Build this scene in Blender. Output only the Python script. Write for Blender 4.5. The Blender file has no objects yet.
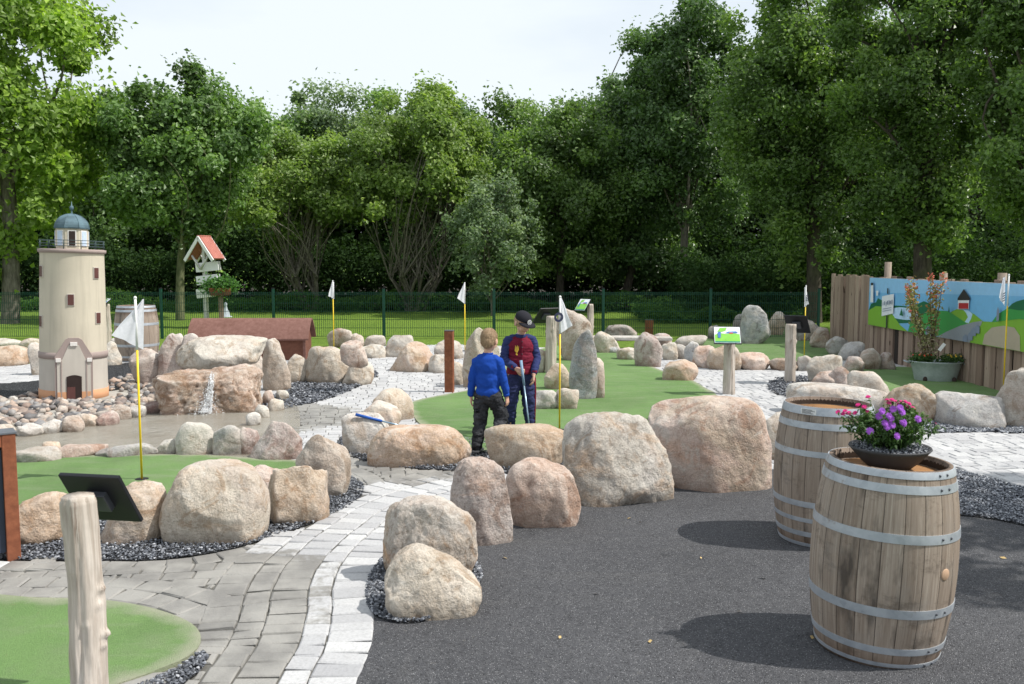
import bpy, bmesh, math, random
import numpy as np
from mathutils import Vector, Matrix, noise
random.seed(7)
RNG = np.random.default_rng(11)
PI = math.pi
R = math.radians
S = bpy.context.scene
col = S.collection

# ------------------------------------------------------------------ camera
F, CX, CY, HZ, CH = 900.0, 512.0, 342.0, 262.0, 1.84
PITCH = math.atan((CY - HZ) / F)
cam_d = bpy.data.cameras.new('camera'); cam = bpy.data.objects.new('camera', cam_d); col.objects.link(cam)
cam_d.sensor_width = 36; cam_d.lens = F * 36 / 1024
cam_d.clip_end = 3000; cam_d.clip_start = 0.05
cam.location = (0, 0, CH); cam.rotation_euler = (PI / 2 - PITCH, 0, 0)
cam_d.dof.use_dof = True; cam_d.dof.focus_distance = 8.3; cam_d.dof.aperture_fstop = 6.3
S.camera = cam
SP, CP = math.sin(PITCH), math.cos(PITCH)
def ray(px, py):
    a, b = (px - CX) / F, (CY - py) / F
    return a, CP + b * SP, b * CP - SP
def G(px, py, z=0.0):
    """ground point (x, y) at height z seen at a pixel of the photo"""
    a, y, c = ray(px, py); t = (z - CH) / c
    return a * t, y * t
def AT(px, py, Y):
    """x, z of the point seen at a pixel at depth Y"""
    a, y, c = ray(px, py); t = Y / y
    return a * t, CH + c * t
def SC(Y, z=0.4):
    """pixels per metre at ground distance Y"""
    return F / (Y * CP - (z - CH) * SP)

# ------------------------------------------------------------------ objects
def tag(o, label=None, cat=None, group=None, kind=None):
    if label: o['label'] = label
    if cat: o['category'] = cat
    if group: o['group'] = group
    if kind: o['kind'] = kind
    return o
def empty(name, loc, rz=0.0, label=None, cat=None, group=None, rot=None, scale=None):
    o = bpy.data.objects.new(name, None); col.objects.link(o)
    o.location = loc; o.rotation_euler = rot if rot else (0, 0, rz)
    if scale: o.scale = (scale,) * 3
    o.empty_display_size = .1
    return tag(o, label, cat, group)
def link_mesh(name, me, mat=None, parent=None):
    o = bpy.data.objects.new(name, me); col.objects.link(o)
    if mat is not None:
        for m in (mat if isinstance(mat, (list, tuple)) else [mat]): me.materials.append(m)
    if parent is not None: o.parent = parent
    return o
def copy_tree(o, parent=None):
    c = o.copy(); col.objects.link(c)
    if parent: c.parent = parent
    for ch in list(o.children): copy_tree(ch, c)
    return c
def np_mesh(name, V, Fc, n=4, smooth=False, attrs=None):
    me = bpy.data.meshes.new(name)
    V = np.asarray(V, np.float32).reshape(-1, 3); Fc = np.asarray(Fc, np.int32).reshape(-1, n)
    me.vertices.add(len(V)); me.vertices.foreach_set('co', V.ravel())
    me.loops.add(Fc.size); me.loops.foreach_set('vertex_index', Fc.ravel())
    me.polygons.add(len(Fc)); me.polygons.foreach_set('loop_start', np.arange(0, Fc.size, n, dtype=np.int32))
    me.polygons.foreach_set('use_smooth', np.full(len(Fc), smooth))
    me.update(calc_edges=True)
    for k, v in (attrs or {}).items():
        a = me.attributes.new(k, 'FLOAT', 'POINT'); a.data.foreach_set('value', np.asarray(v, np.float32))
    return me

class MB:
    def __init__(s): s.v = []; s.f = []; s.m = []; s.sm = []; s.cur = 0; s.smooth = False; s.M = None
    def add(s, vs, fs, smooth=None):
        b = len(s.v)
        for p in vs:
            p = Vector(p)
            if s.M is not None: p = s.M @ p
            s.v.append(p[:])
        for f in fs:
            s.f.append([b + i for i in f]); s.m.append(s.cur); s.sm.append(s.smooth if smooth is None else smooth)
        return s
    def box(s, c, d, rot=None, bev=0.0, taper=1.0):
        x, y, z = d[0] / 2, d[1] / 2, d[2] / 2
        if bev > 0:
            bm = bmesh.new(); bmesh.ops.create_cube(bm, size=1)
            for v in bm.verts:
                k = taper if v.co.z > 0 else 1
                v.co = Vector((v.co.x * d[0] * k, v.co.y * d[1] * k, v.co.z * d[2]))
            bmesh.ops.bevel(bm, geom=bm.edges[:], offset=bev, segments=2, affect='EDGES', profile=.6)
            vs = [v.co.copy() for v in bm.verts]; bm.verts.index_update(); fs = [[v.index for v in f.verts] for f in bm.faces]; bm.free()
        else:
            t = taper
            vs = [Vector(p) for p in ((-x, -y, -z), (x, -y, -z), (x, y, -z), (-x, y, -z), (-x * t, -y * t, z), (x * t, -y * t, z), (x * t, y * t, z), (-x * t, y * t, z))]
            fs = [(0, 3, 2, 1), (4, 5, 6, 7), (0, 1, 5, 4), (1, 2, 6, 5), (2, 3, 7, 6), (3, 0, 4, 7)]
        if rot is not None: vs = [rot @ v for v in vs]
        return s.add([v + Vector(c) for v in vs], fs)
    def tube(s, pts, rad, n=8, caps=True, smooth=True, ell=None):
        pts = [Vector(p) for p in pts]
        if not isinstance(rad, (list, tuple)): rad = [rad] * len(pts)
        vs, fs = [], []; up = None
        for i, p in enumerate(pts):
            a = pts[max(i - 1, 0)]; b = pts[min(i + 1, len(pts) - 1)]; t = (b - a)
            if t.length < 1e-9: t = Vector((0, 0, 1))
            t.normalize()
            if up is None: up = t.orthogonal().normalized()
            u = (up - t * up.dot(t))
            if u.length < 1e-6: u = t.orthogonal()
            u.normalize(); up = u; w = t.cross(u)
            for k in range(n):
                an = 2 * PI * k / n
                vs.append(p + (u * math.cos(an) + w * math.sin(an)) * rad[i])
        for i in range(len(pts) - 1):
            for k in range(n):
                k2 = (k + 1) % n
                fs.append((i * n + k, i * n + k2, (i + 1) * n + k2, (i + 1) * n + k))
        s.add(vs, fs, smooth)
        if caps:
            b = len(s.v) - len(vs)
            s.f.append([b + k for k in range(n)][::-1]); s.m.append(s.cur); s.sm.append(False)
            s.f.append([b + (len(pts) - 1) * n + k for k in range(n)]); s.m.append(s.cur); s.sm.append(False)
        return s
    def lathe(s, prof, n=32, c=(0, 0, 0), smooth=True, a0=0.0, a1=2 * PI, sx=1.0, sy=1.0):
        full = abs(a1 - a0 - 2 * PI) < 1e-6; m = n if full else n + 1
        vs = [(c[0] + r * sx * math.cos(a0 + (a1 - a0) * k / n), c[1] + r * sy * math.sin(a0 + (a1 - a0) * k / n), c[2] + z) for r, z in prof for k in range(m)]
        fs = []
        for i in range(len(prof) - 1):
            for k in range(n):
                k2 = (k + 1) % m
                fs.append((i * m + k, i * m + k2, (i + 1) * m + k2, (i + 1) * m + k))
        return s.add(vs, fs, smooth)
    def ball(s, c, r, n=12, m=8, rot=None, smooth=True):
        if not isinstance(r, (tuple, list)): r = (r, r, r)
        vs, fs = [], []
        for i in range(m + 1):
            th = PI * i / m
            for k in range(n):
                ph = 2 * PI * k / n
                p = Vector((r[0] * math.sin(th) * math.cos(ph), r[1] * math.sin(th) * math.sin(ph), r[2] * math.cos(th)))
                if rot is not None: p = rot @ p
                vs.append(p + Vector(c))
        for i in range(m):
            for k in range(n):
                k2 = (k + 1) % n
                fs.append((i * n + k, (i + 1) * n + k, (i + 1) * n + k2, i * n + k2))
        return s.add(vs, fs, smooth)
    def prism(s, poly, z0, z1, smooth=False):
        n = len(poly)
        vs = [(x, y, z0) for x, y in poly] + [(x, y, z1) for x, y in poly]
        fs = [list(range(n))[::-1], list(range(n, 2 * n))] + [(i, (i + 1) % n, n + (i + 1) % n, n + i) for i in range(n)]
        return s.add(vs, fs, smooth)
    def mesh(s, name, clean=True):
        me = bpy.data.meshes.new(name); me.from_pydata(s.v, [], s.f)
        me.polygons.foreach_set('material_index', s.m); me.polygons.foreach_set('use_smooth', s.sm)
        if clean:
            bm = bmesh.new(); bm.from_mesh(me); bmesh.ops.remove_doubles(bm, verts=bm.verts, dist=1e-5)
            bmesh.ops.recalc_face_normals(bm, faces=bm.faces); bm.to_mesh(me); bm.free()
        me.update(); return me
    def build(s, name, mat, parent=None, clean=True):
        return link_mesh(name, s.mesh(name, clean), mat, parent)

# ------------------------------------------------------------------ materials
class NT:
    def __init__(s, name, rough=.8, spec=.3):
        s.m = bpy.data.materials.new(name); s.m.use_nodes = True; s.t = s.m.node_tree; s.t.nodes.clear()
        s.out = s.t.nodes.new('ShaderNodeOutputMaterial'); s.b = s.t.nodes.new('ShaderNodeBsdfPrincipled')
        s.t.links.new(s.b.outputs[0], s.out.inputs[0]); s.b.inputs['Roughness'].default_value = rough
        s.b.inputs['Specular IOR Level'].default_value = spec
    def n(s, typ, **kw):
        nd = s.t.nodes.new('ShaderNode' + typ)
        for k, v in kw.items():
            if k.startswith('i_'):
                key = k[2:]; key = int(key) if key.isdigit() else key.replace('_', ' ')
                s.set(nd.inputs[key], v)
            else: setattr(nd, k, v)
        return nd
    def set(s, inp, v):
        if isinstance(v, bpy.types.NodeSocket): s.t.links.new(v, inp)
        elif isinstance(v, bpy.types.Node): s.t.links.new(v.outputs[0], inp)
        else:
            if isinstance(v, tuple) and len(v) == 3 and inp.type == 'RGBA': v = v + (1,)
            inp.default_value = v
    def co(s, which='Object'): return s.n('TexCoord').outputs[which]
    def map(s, v, scale=(1, 1, 1), loc=(0, 0, 0), rot=(0, 0, 0)):
        return s.n('Mapping', i_Vector=v, i_Scale=scale, i_Location=loc, i_Rotation=rot).outputs[0]
    def noise(s, v, scale, detail=4, rough=.55, out='Fac', dist=0.0):
        return s.n('TexNoise', i_Vector=v, i_Scale=scale, i_Detail=detail, i_Roughness=rough, i_Distortion=dist).outputs[out]
    def vor(s, v, scale, feature='F1', out='Distance'):
        return s.n('TexVoronoi', feature=feature, i_Vector=v, i_Scale=scale).outputs[out]
    def math(s, op, a, b=0.0, c=0.0):
        return s.n('Math', operation=op, i_0=a, i_1=b, i_2=c).outputs[0]
    def ramp(s, f, stops, interp='LINEAR'):
        nd = s.n('ValToRGB', i_Fac=f); cr = nd.color_ramp; cr.interpolation = interp
        while len(cr.elements) > 1: cr.elements.remove(cr.elements[-1])
        for i, (p, c) in enumerate(stops):
            e = cr.elements[0] if i == 0 else cr.elements.new(p)
            e.position = p
            if isinstance(c, (int, float)): c = (c, c, c)
            e.color = (*c, 1)
        return nd.outputs[0]
    def range(s, f, a, b, c=0.0, d=1.0):
        return s.n('MapRange', i_0=f, i_1=a, i_2=b, i_3=c, i_4=d).outputs[0]
    def mix(s, f, a, b, mode='MIX'):
        nd = s.n('Mix', data_type='RGBA', blend_type=mode)
        s.set(nd.inputs[0], f); s.set(nd.inputs[6], a); s.set(nd.inputs[7], b)
        return nd.outputs[2]
    def attr(s, name, out='Fac'): return s.n('Attribute', attribute_name=name).outputs[out]
    def bump(s, h, strength=.5, dist=.01, normal=None):
        nd = s.n('Bump', i_Height=h, i_Strength=strength, i_Distance=dist)
        if normal is not None: s.set(nd.inputs['Normal'], normal)
        s.t.links.new(nd.outputs[0], s.b.inputs['Normal']); return nd.outputs[0]
    def base(s, c): s.set(s.b.inputs['Base Color'], c); return s
    def rough(s, v): s.set(s.b.inputs['Roughness'], v); return s
def plain(name, c, rough=.6, metal=0.0, var=.12, scale=12, bump=0.0):
    t = NT(name, rough); v = t.co()
    n = t.noise(v, scale, 5)
    t.base(t.mix(t.range(n, .3, .7), tuple(x * (1 - var) for x in c), tuple(min(1, x * (1 + var)) for x in c)))
    t.b.inputs['Metallic'].default_value = metal
    t.rough(t.range(n, .3, .7, rough * .85, min(1, rough * 1.15)))
    if bump: t.bump(t.noise(v, scale * 4, 4), .4, bump)
    return t.m

# ------------------------------------------------------------------ curves in the ground plane
def catmull(P, closed=False, k=8):
    P = [np.array(p, float) for p in P]; n = len(P); out = []
    rng = range(n) if closed else range(n - 1)
    for i in rng:
        if closed: a, b, c, d = P[(i - 1) % n], P[i], P[(i + 1) % n], P[(i + 2) % n]
        else: a, b, c, d = P[max(i - 1, 0)], P[i], P[i + 1], P[min(i + 2, n - 1)]
        for j in range(k):
            t = j / k
            out.append(.5 * (2 * b + (c - a) * t + (2 * a - 5 * b + 4 * c - d) * t * t + (3 * b - a - 3 * c + d) * t ** 3))
    if not closed: out.append(P[-1])
    return np.array(out)
def zone(px, k=6, smooth=True):
    W = [G(*p) for p in px]
    return catmull(W, True, k) if smooth else np.array(W)
def inside(poly, X, Y):
    X = np.asarray(X, float); Y = np.asarray(Y, float); res = np.zeros(X.shape, bool)
    x0, y0 = poly[-1]
    for x1, y1 in poly:
        c = (y1 > Y) != (y0 > Y)
        with np.errstate(divide='ignore', invalid='ignore'):
            xi = (x0 - x1) * (Y - y1) / (y0 - y1) + x1
        res ^= c & (X < xi)
        x0, y0 = x1, y1
    return res
def sheet(name, poly, z, mat, label=None, thick=0.0):
    bm = bmesh.new(); vs = [bm.verts.new((x, y, z)) for x, y in poly]
    es = [bm.edges.new((vs[i], vs[(i + 1) % len(vs)])) for i in range(len(vs))]
    bmesh.ops.triangle_fill(bm, use_beauty=True, use_dissolve=False, edges=es)
    bmesh.ops.recalc_face_normals(bm, faces=bm.faces)
    for f in bm.faces:
        if f.normal.z < 0: f.normal_flip()
    if thick:
        lo = [bm.verts.new((x, y, z - thick)) for x, y in poly]
        for i in range(len(vs)):
            j = (i + 1) % len(vs)
            try: bm.faces.new((vs[i], vs[j], lo[j], lo[i]))
            except Exception: pass
    me = bpy.data.meshes.new(name); bm.to_mesh(me); bm.free()
    o = link_mesh(name, me, mat); o['kind'] = 'structure'
    if label: o['label'] = label
    return o
# ------------------------------------------------------------------ light and sky
SUN_EL, SUN_AZ = 53.0, 97.0      # azimuth measured clockwise from +Y (view direction)
sd = Vector((math.sin(R(SUN_AZ)) * math.cos(R(SUN_EL)), math.cos(R(SUN_AZ)) * math.cos(R(SUN_EL)), math.sin(R(SUN_EL))))
sl = bpy.data.lights.new('sun', 'SUN'); sl.energy = 5.0; sl.angle = R(.53); sl.color = (1, .96, .89)
so = bpy.data.objects.new('sun', sl); col.objects.link(so); so.rotation_euler = sd.to_track_quat('Z', 'Y').to_euler(); so.location = (20, -5, 30)
W = bpy.data.worlds.new('World'); S.world = W; W.use_nodes = True
wt = W.node_tree; wt.nodes.clear()
wo = wt.nodes.new('ShaderNodeOutputWorld'); bg = wt.nodes.new('ShaderNodeBackground'); sky = wt.nodes.new('ShaderNodeTexSky')
sky.sky_type = 'NISHITA'; sky.sun_disc = False; sky.sun_elevation = R(SUN_EL); sky.sun_rotation = R(SUN_AZ)
sky.air_density = 1.0; sky.dust_density = 2.5; sky.ozone_density = 1.0
tc = wt.nodes.new('ShaderNodeTexCoord'); mp = wt.nodes.new('ShaderNodeMapping'); mp.inputs['Scale'].default_value = (1, 1, 3.2)
nz = wt.nodes.new('ShaderNodeTexNoise'); nz.inputs['Scale'].default_value = 1.7; nz.inputs['Detail'].default_value = 6; nz.inputs['Roughness'].default_value = .5
cr = wt.nodes.new('ShaderNodeMapRange'); cr.inputs[1].default_value = .28; cr.inputs[2].default_value = .62; cr.inputs[3].default_value = .5; cr.inputs[4].default_value = .97
mx = wt.nodes.new('ShaderNodeMix'); mx.data_type = 'RGBA'; mx.inputs[7].default_value = (6.3, 6.8, 7.2, 1)
wt.links.new(tc.outputs['Generated'], mp.inputs[0]); wt.links.new(mp.outputs[0], nz.inputs['Vector']); wt.links.new(nz.outputs[0], cr.inputs[0])
wt.links.new(cr.outputs[0], mx.inputs[0]); wt.links.new(sky.outputs[0], mx.inputs[6]); wt.links.new(mx.outputs[2], bg.inputs[0]); wt.links.new(bg.outputs[0], wo.inputs[0])
bg.inputs[1].default_value = .148
S.view_settings.view_transform = 'Standard'; S.view_settings.look = 'None'; S.view_settings.exposure = 0
S.cycles.max_bounces = 6; S.cycles.diffuse_bounces = 3; S.cycles.glossy_bounces = 3; S.cycles.transmission_bounces = 4; S.cycles.transparent_max_bounces = 6
try:
    S.cycles.use_denoising = True; S.cycles.denoiser = 'OPENIMAGEDENOISE'
except Exception: pass

# ------------------------------------------------------------------ ground materials
def m_lawn():
    t = NT('lawn_grass', .9, .15); v = t.co()
    n1 = t.noise(v, .35, 4); n2 = t.noise(v, 9, 6, .7); n3 = t.noise(t.map(v, (1, .35, 1)), 60, 3, .7)
    c = t.mix(t.range(n1, .35, .65), (.15, .27, .035), (.23, .37, .055))
    c = t.mix(t.range(n2, .35, .7), c, (.07, .135, .018), 'MIX')
    c = t.mix(t.math('MULTIPLY', t.range(n3, .35, .65), .5), c, (.26, .36, .06))
    t.base(c); t.bump(t.math('ADD', n3, t.math('MULTIPLY', n2, 2)), 1, .05); return t.m
def m_turf(name='artificial_turf', dark=1.0):
    t = NT(name, .85, .2); v = t.co()
    n1 = t.noise(v, .8, 4); n2 = t.noise(v, 5, 5, .6); n3 = t.noise(v, 170, 2, .8); n4 = t.noise(t.map(v, (1, 4, 1)), 1.5, 5, .65)
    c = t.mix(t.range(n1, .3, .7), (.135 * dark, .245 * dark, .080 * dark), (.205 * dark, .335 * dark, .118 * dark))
    c = t.mix(t.range(n2, .45, .75, 0, .6), c, (.22, .28, .15))
    c = t.mix(t.range(n4, .52, .78, 0, .5), c, (.33, .36, .24)); n5 = t.noise(v, .5, 6, .7, dist=.8); c = t.mix(t.range(n5, .50, .66, 0, .55), c, (.115, .185, .07)); sp = t.noise(v, 24, 3, .8); c = t.mix(t.range(sp, .68, .73, 0, .6), c, (.30, .22, .13))
    c = t.mix(t.range(n3, .35, .7, 0, .5), c, (.07, .12, .045)); eg_ = t.attr('edge'); c = t.mix(t.range(t.math('ADD', eg_, t.math('MULTIPLY', t.math('SUBTRACT', n2, .5), 1.2)), .35, 1.0, 0, .8), c, (.36, .36, .27))
    t.base(c); t.bump(t.math('ADD', n3, t.math('MULTIPLY', n2, .5)), .9, .012); return t.m
def m_asphalt():
    t = NT('asphalt', .85, .35); v = t.co()
    n1 = t.noise(v, .7, 5, .6); vr = t.vor(v, 150, out='Color'); sep = t.n('SeparateColor', i_0=vr).outputs[0]; vd = t.vor(v, 150)
    n2 = t.noise(v, 12, 5, .7)
    c = t.mix(t.range(n1, .3, .7), (.056, .057, .063), (.090, .091, .098))
    c = t.mix(t.range(n2, .5, .8, 0, .6), c, (.12, .12, .125)); pt = t.noise(v, .45, 6, .7, dist=1.0); c = t.mix(t.range(pt, .52, .72, 0, .55), c, (.125, .122, .118)); sm = t.noise(v, 2.6, 6, .75, dist=.5); c = t.mix(t.range(sm, .60, .70, 0, .7), c, (.022, .022, .025)); gr = t.noise(v, 28, 3, .8); c = t.mix(t.range(gr, .66, .72, 0, .55), c, (.20, .185, .16))
    c = t.mix(t.math('MULTIPLY', t.range(sep, .74, .95), t.range(vd, .45, .2)), c, (.38, .38, .39))
    c = t.mix(t.math('MULTIPLY', t.range(sep, .25, .02), .8), c, (.012, .012, .014))
    t.base(c); t.rough(t.range(n1, .3, .7, .75, .92))
    t.bump(t.math('ADD', t.math('MULTIPLY', vd, -1.0), t.noise(v, 45, 4)), .9, .008); return t.m
def m_paver():
    t = NT('paver_stone', .85, .3); v = t.co(); a = t.attr('tint'); w = t.attr('wet')
    n = t.noise(v, 3.0, 5, .6); n2 = t.noise(v, 60, 5, .7); n3 = t.noise(v, 14, 5, .7)
    c = t.ramp(a, [(0, (.24, .24, .25)), (.3, (.36, .36, .37)), (.6, (.45, .45, .455)), (1, (.56, .56, .555))])
    c = t.mix(t.range(n3, .55, .8, 0, .4), c, (.32, .315, .31))
    c = t.mix(t.range(n2, .45, .8, 0, .5), c, (.17, .17, .17))
    wet = t.range(t.math('ADD', w, t.math('MULTIPLY', t.math('SUBTRACT', n3, .5), .7)), .42, .58)
    c = t.mix(wet, c, t.mix(t.range(n, .4, .6), (.20, .193, .182), (.30, .29, .27)))
    t.base(c); t.rough(t.math('SUBTRACT', .88, t.math('MULTIPLY', wet, .38)))
    t.bump(t.math('ADD', n2, t.math('MULTIPLY', n3, 2)), .55, .006); return t.m
def m_joint():
    t = NT('joint_sand', .95, .1); v = t.co(); n = t.noise(v, 30, 5)
    t.base(t.mix(n, (.085, .082, .075), (.17, .165, .15))); t.bump(n, .6, .01); return t.m
def m_gravel():
    t = NT('dark_gravel', .75, .35); v = t.co(); c = t.vor(v, 55, out='Color'); d = t.vor(v, 55); s = t.n('SeparateColor', i_0=c).outputs[0]
    col_ = t.ramp(s, [(0, (.018, .019, .022)), (.5, (.05, .053, .06)), (.8, (.11, .115, .125)), (1, (.27, .28, .3))])
    t.base(t.mix(t.range(d, .25, .6), col_, (.01, .01, .012))); t.bump(t.math('MULTIPLY', d, -1), 1, .03); return t.m
def m_gravelstone():
    t = NT('gravel_stone', .7, .4); a = t.attr('tint'); v = t.co()
    c = t.ramp(a, [(0, (.028, .030, .036)), (.45, (.075, .082, .097)), (.75, (.15, .16, .185)), (.92, (.27, .285, .31)), (1, (.46, .47, .50))])
    t.base(c); t.bump(t.noise(v, 150, 3), .4, .003); return t.m
def m_pebble():
    t = NT('pebble_stone', .65, .4); v = t.co(); a = t.attr('tint'); n = t.noise(v, 40, 5, .7)
    c = t.ramp(a, [(0, (.075, .07, .072)), (.15, (.15, .145, .15)), (.3, (.30, .215, .175)), (.45, (.36, .31, .26)), (.6, (.25, .25, .26)), (.75, (.45, .40, .35)), (.88, (.50, .36, .28)), (1, (.58, .56, .52))])
    t.base(t.mix(t.range(n, .35, .7, 0, .5), c, (.12, .11, .10))); t.bump(n, .3, .004); return t.m
def m_basin():
    t = NT('pond_basin_mortar', .7, .35); v = t.co(); n = t.noise(v, 1.3, 5, .6); n2 = t.noise(v, 25, 5)
    c = t.mix(t.range(n, .35, .65), (.30, .28, .245), (.42, .405, .37)); c = t.mix(t.range(n2, .5, .8, 0, .4), c, (.24, .22, .19))
    t.base(c); t.bump(n2, .4, .01); return t.m
LAWN, TURF, ASPH, PAVE, JOINT, GRAV, GSTONE, PEBB, BASIN = m_lawn(), m_turf(), m_asphalt(), m_paver(), m_joint(), m_gravel(), m_gravelstone(), m_pebble(), m_basin()
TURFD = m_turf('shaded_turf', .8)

def strip(px, w_left, w_right, k=10):
    """ribbon polygon and its centre line along a pixel path on the ground"""
    C = catmull([G(*p) for p in px], False, k); T = np.gradient(C, axis=0); T /= np.linalg.norm(T, axis=1)[:, None]
    N = np.stack([-T[:, 1], T[:, 0]], 1)
    return C, T, N
# base lawn reaching the horizon, with a slight roll beyond the fence
def base_ground():
    xs = np.concatenate([[-1200, -500, -200, -90], np.linspace(-50, 50, 61), [90, 200, 500, 1200]]); ys = np.concatenate([[-60, -20, 0, 10], np.linspace(18, 60, 31), [90, 200, 500, 1500]])
    V = [(x, y, 0.0 if y < 23.5 else .10 * noise.noise(Vector((x * .12, y * .12, 3))) * min(1, (y - 23.5) / 4) + .05 * min(1, (y - 23.5) / 6)) for y in ys for x in xs]
    nx = len(xs); Fc = [(j * nx + i, j * nx + i + 1, (j + 1) * nx + i + 1, (j + 1) * nx + i) for j in range(len(ys) - 1) for i in range(nx - 1)]
    o = link_mesh('lawn', np_mesh('lawn', V, Fc, 4, True), LAWN); o['kind'] = 'structure'
base_ground()
Z_SITE = zone([(-500, 372), (0, 366), (100, 362), (150, 352), (200, 349), (330, 348), (365, 347), (450, 345), (600, 350), (700, 346), (850, 350), (1100, 390), (1500, 420), (1900, 640), (1500, 1500), (512, 2500), (-500, 1500), (-1200, 640)], smooth=False)
sheet('path', Z_SITE, .004, JOINT, 'sand between the paving stones')

Z_T1 = zone([(-60, 602), (40, 602), (100, 604), (150, 612), (188, 626), (201, 642), (190, 660), (150, 678), (90, 700), (20, 740), (-80, 780), (-160, 680)])
Z_G1a = zone([(140, 688), (178, 671), (200, 655), (208, 660), (200, 674), (176, 692), (140, 722), (60, 770), (-20, 800), (30, 742), (96, 706)])
Z_T2 = zone([(-60, 474), (0, 468), (20, 463), (60, 459), (150, 457), (215, 458), (270, 462), (305, 464), (320, 475), (300, 496), (250, 508), (180, 516), (60, 522), (-60, 526)])
Z_G1 = zone([(-160, 562), (-60, 562), (60, 562), (150, 562), (225, 552), (290, 533), (338, 514), (362, 497), (360, 484), (342, 474), (322, 470), (296, 486), (240, 500), (160, 508), (60, 516), (-60, 520), (-160, 524)])
Z_G2 = zone([(396, 552), (376, 568), (366, 590), (370, 612), (392, 624), (430, 622), (470, 600), (480, 570), (440, 545)])
Z_G5 = zone([(345, 436), (338, 446), (352, 458), (390, 468), (450, 472), (520, 476), (600, 478), (660, 472), (700, 455), (640, 448), (560, 446), (470, 440), (400, 428), (370, 424)])
Z_G4 = zone([(262, 400), (285, 392), (300, 380), (330, 376), (372, 372), (376, 378), (345, 394), (312, 404), (285, 410), (262, 412)])
Z_G6 = zone([(768, 388), (775, 382), (800, 379), (828, 383), (846, 390), (840, 397), (800, 399), (778, 396)])
Z_G7 = zone([(900, 428), (940, 424), (1000, 424), (1100, 430), (1160, 440), (1100, 440), (1000, 434), (930, 434)])
Z_G8 = zone([(845, 446), (900, 460), (958, 472), (1030, 492), (1120, 520), (1200, 545), (1150, 560), (1040, 531), (980, 519), (900, 512), (820, 500), (790, 480)])
Z_G9 = zone([(-80, 388), (0, 384), (45, 380), (108, 366), (135, 364), (150, 376), (140, 386), (108, 392), (40, 400), (-80, 404)])
Z_ASPH = zone([(335, 740), (350, 684), (364, 640), (366, 612), (372, 575), (415, 520), (520, 488), (620, 484), (700, 478), (770, 470), (850, 468), (960, 476), (1100, 505), (1300, 520), (1700, 640), (1500, 1200), (700, 1500), (320, 900)], smooth=False)
Z_T3 = zone([(412, 404), (440, 397), (470, 391), (490, 380), (505, 368), (533, 352), (570, 346), (610, 350), (640, 362), (662, 372), (690, 381), (706, 390), (716, 396), (716, 410), (690, 430), (650, 446), (590, 456), (520, 458), (460, 448), (425, 430), (412, 415)])
Z_T4 = zone([(840, 371), (870, 370), (900, 368), (960, 372), (1010, 384), (1080, 394), (1120, 402), (1060, 412), (990, 408), (930, 400), (880, 392), (845, 384)])
Z_T5 = zone([(690, 346), (700, 338), (740, 333), (800, 330), (835, 342), (855, 356), (835, 360), (800, 364), (760, 362), (720, 358)])
Z_T6 = zone([(320, 352), (345, 350), (350, 344), (330, 340), (200, 340), (180, 346), (240, 354)])
Z_POND = zone([(-80, 468), (0, 466), (40, 463), (110, 461), (180, 460), (240, 462), (290, 458), (300, 425), (296, 406), (280, 400), (258, 412), (205, 404), (165, 400), (140, 400), (115, 416), (60, 424), (-80, 430)])
Z_PEB = zone([(-120, 398), (-20, 402), (20, 398), (45, 392), (70, 388), (108, 386), (130, 378), (160, 382), (166, 394), (150, 404), (128, 414), (105, 424), (60, 430), (20, 432), (-40, 436), (-120, 440)])
def green_sheet(z, m):
    P = np.asarray(z); 
    if np.sum(P[:, 0] * np.roll(P[:, 1], -1) - np.roll(P[:, 0], -1) * P[:, 1]) < 0: P = P[::-1]
    T = np.roll(P, -1, 0) - np.roll(P, 1, 0); T /= np.linalg.norm(T, axis=1)[:, None] + 1e-9; N = np.stack([-T[:, 1], T[:, 0]], 1)
    Q = P + N * .16; k = inside(P, Q[:, 0], Q[:, 1]); Q[~k] = (P + N * .03)[~k]
    bm = bmesh.new(); le = bm.verts.layers.float.new('edge')
    o1 = [bm.verts.new((x, y, .026)) for x, y in P]; lo = [bm.verts.new((x, y, .004)) for x, y in P]; ins = [bm.verts.new((x, y, .027)) for x, y in Q]
    for v_ in o1 + lo: v_[le] = 1.0
    n = len(P)
    for i in range(n):
        j = (i + 1) % n; bm.faces.new((lo[i], lo[j], o1[j], o1[i])); bm.faces.new((o1[i], o1[j], ins[j], ins[i]))
    es = [bm.edges.get((ins[i], ins[(i + 1) % n])) for i in range(n)]; bmesh.ops.triangle_fill(bm, use_beauty=True, edges=es)
    for f in bm.faces:
        f.normal_update()
        if f.normal.z < -.01: f.normal_flip()
    me = bpy.data.meshes.new('putting_green'); bm.to_mesh(me); bm.free(); o = link_mesh('putting_green', me, m); o['kind'] = 'structure'; o['label'] = 'artificial turf putting green'
sheet('pebble_bed_soil', Z_PEB, .008, BASIN, 'sandy bed below the round cobbles')
sheet('asphalt', Z_ASPH, .008, ASPH, 'dark asphalt yard')
for nm, z in (('left_ring', Z_G1), ('turf_edge', Z_G1a), ('end_of_rocks', Z_G2), ('centre', Z_G5), ('waterfall_side', Z_G4), ('post', Z_G6), ('right_rocks', Z_G7), ('kerb', Z_G8), ('tower', Z_G9)):
    sheet('gravel_bed', z, .013, GRAV, 'dark gravel bed')
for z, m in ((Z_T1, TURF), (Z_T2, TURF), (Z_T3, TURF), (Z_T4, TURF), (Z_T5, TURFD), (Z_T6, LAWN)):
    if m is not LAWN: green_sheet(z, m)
    else: sheet('lawn', z, .026, m, 'grass beside the brown wooden box', .022)
sheet('pond_bottom', Z_POND, .012, BASIN, 'sandy coloured bottom of the shallow pond')

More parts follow.
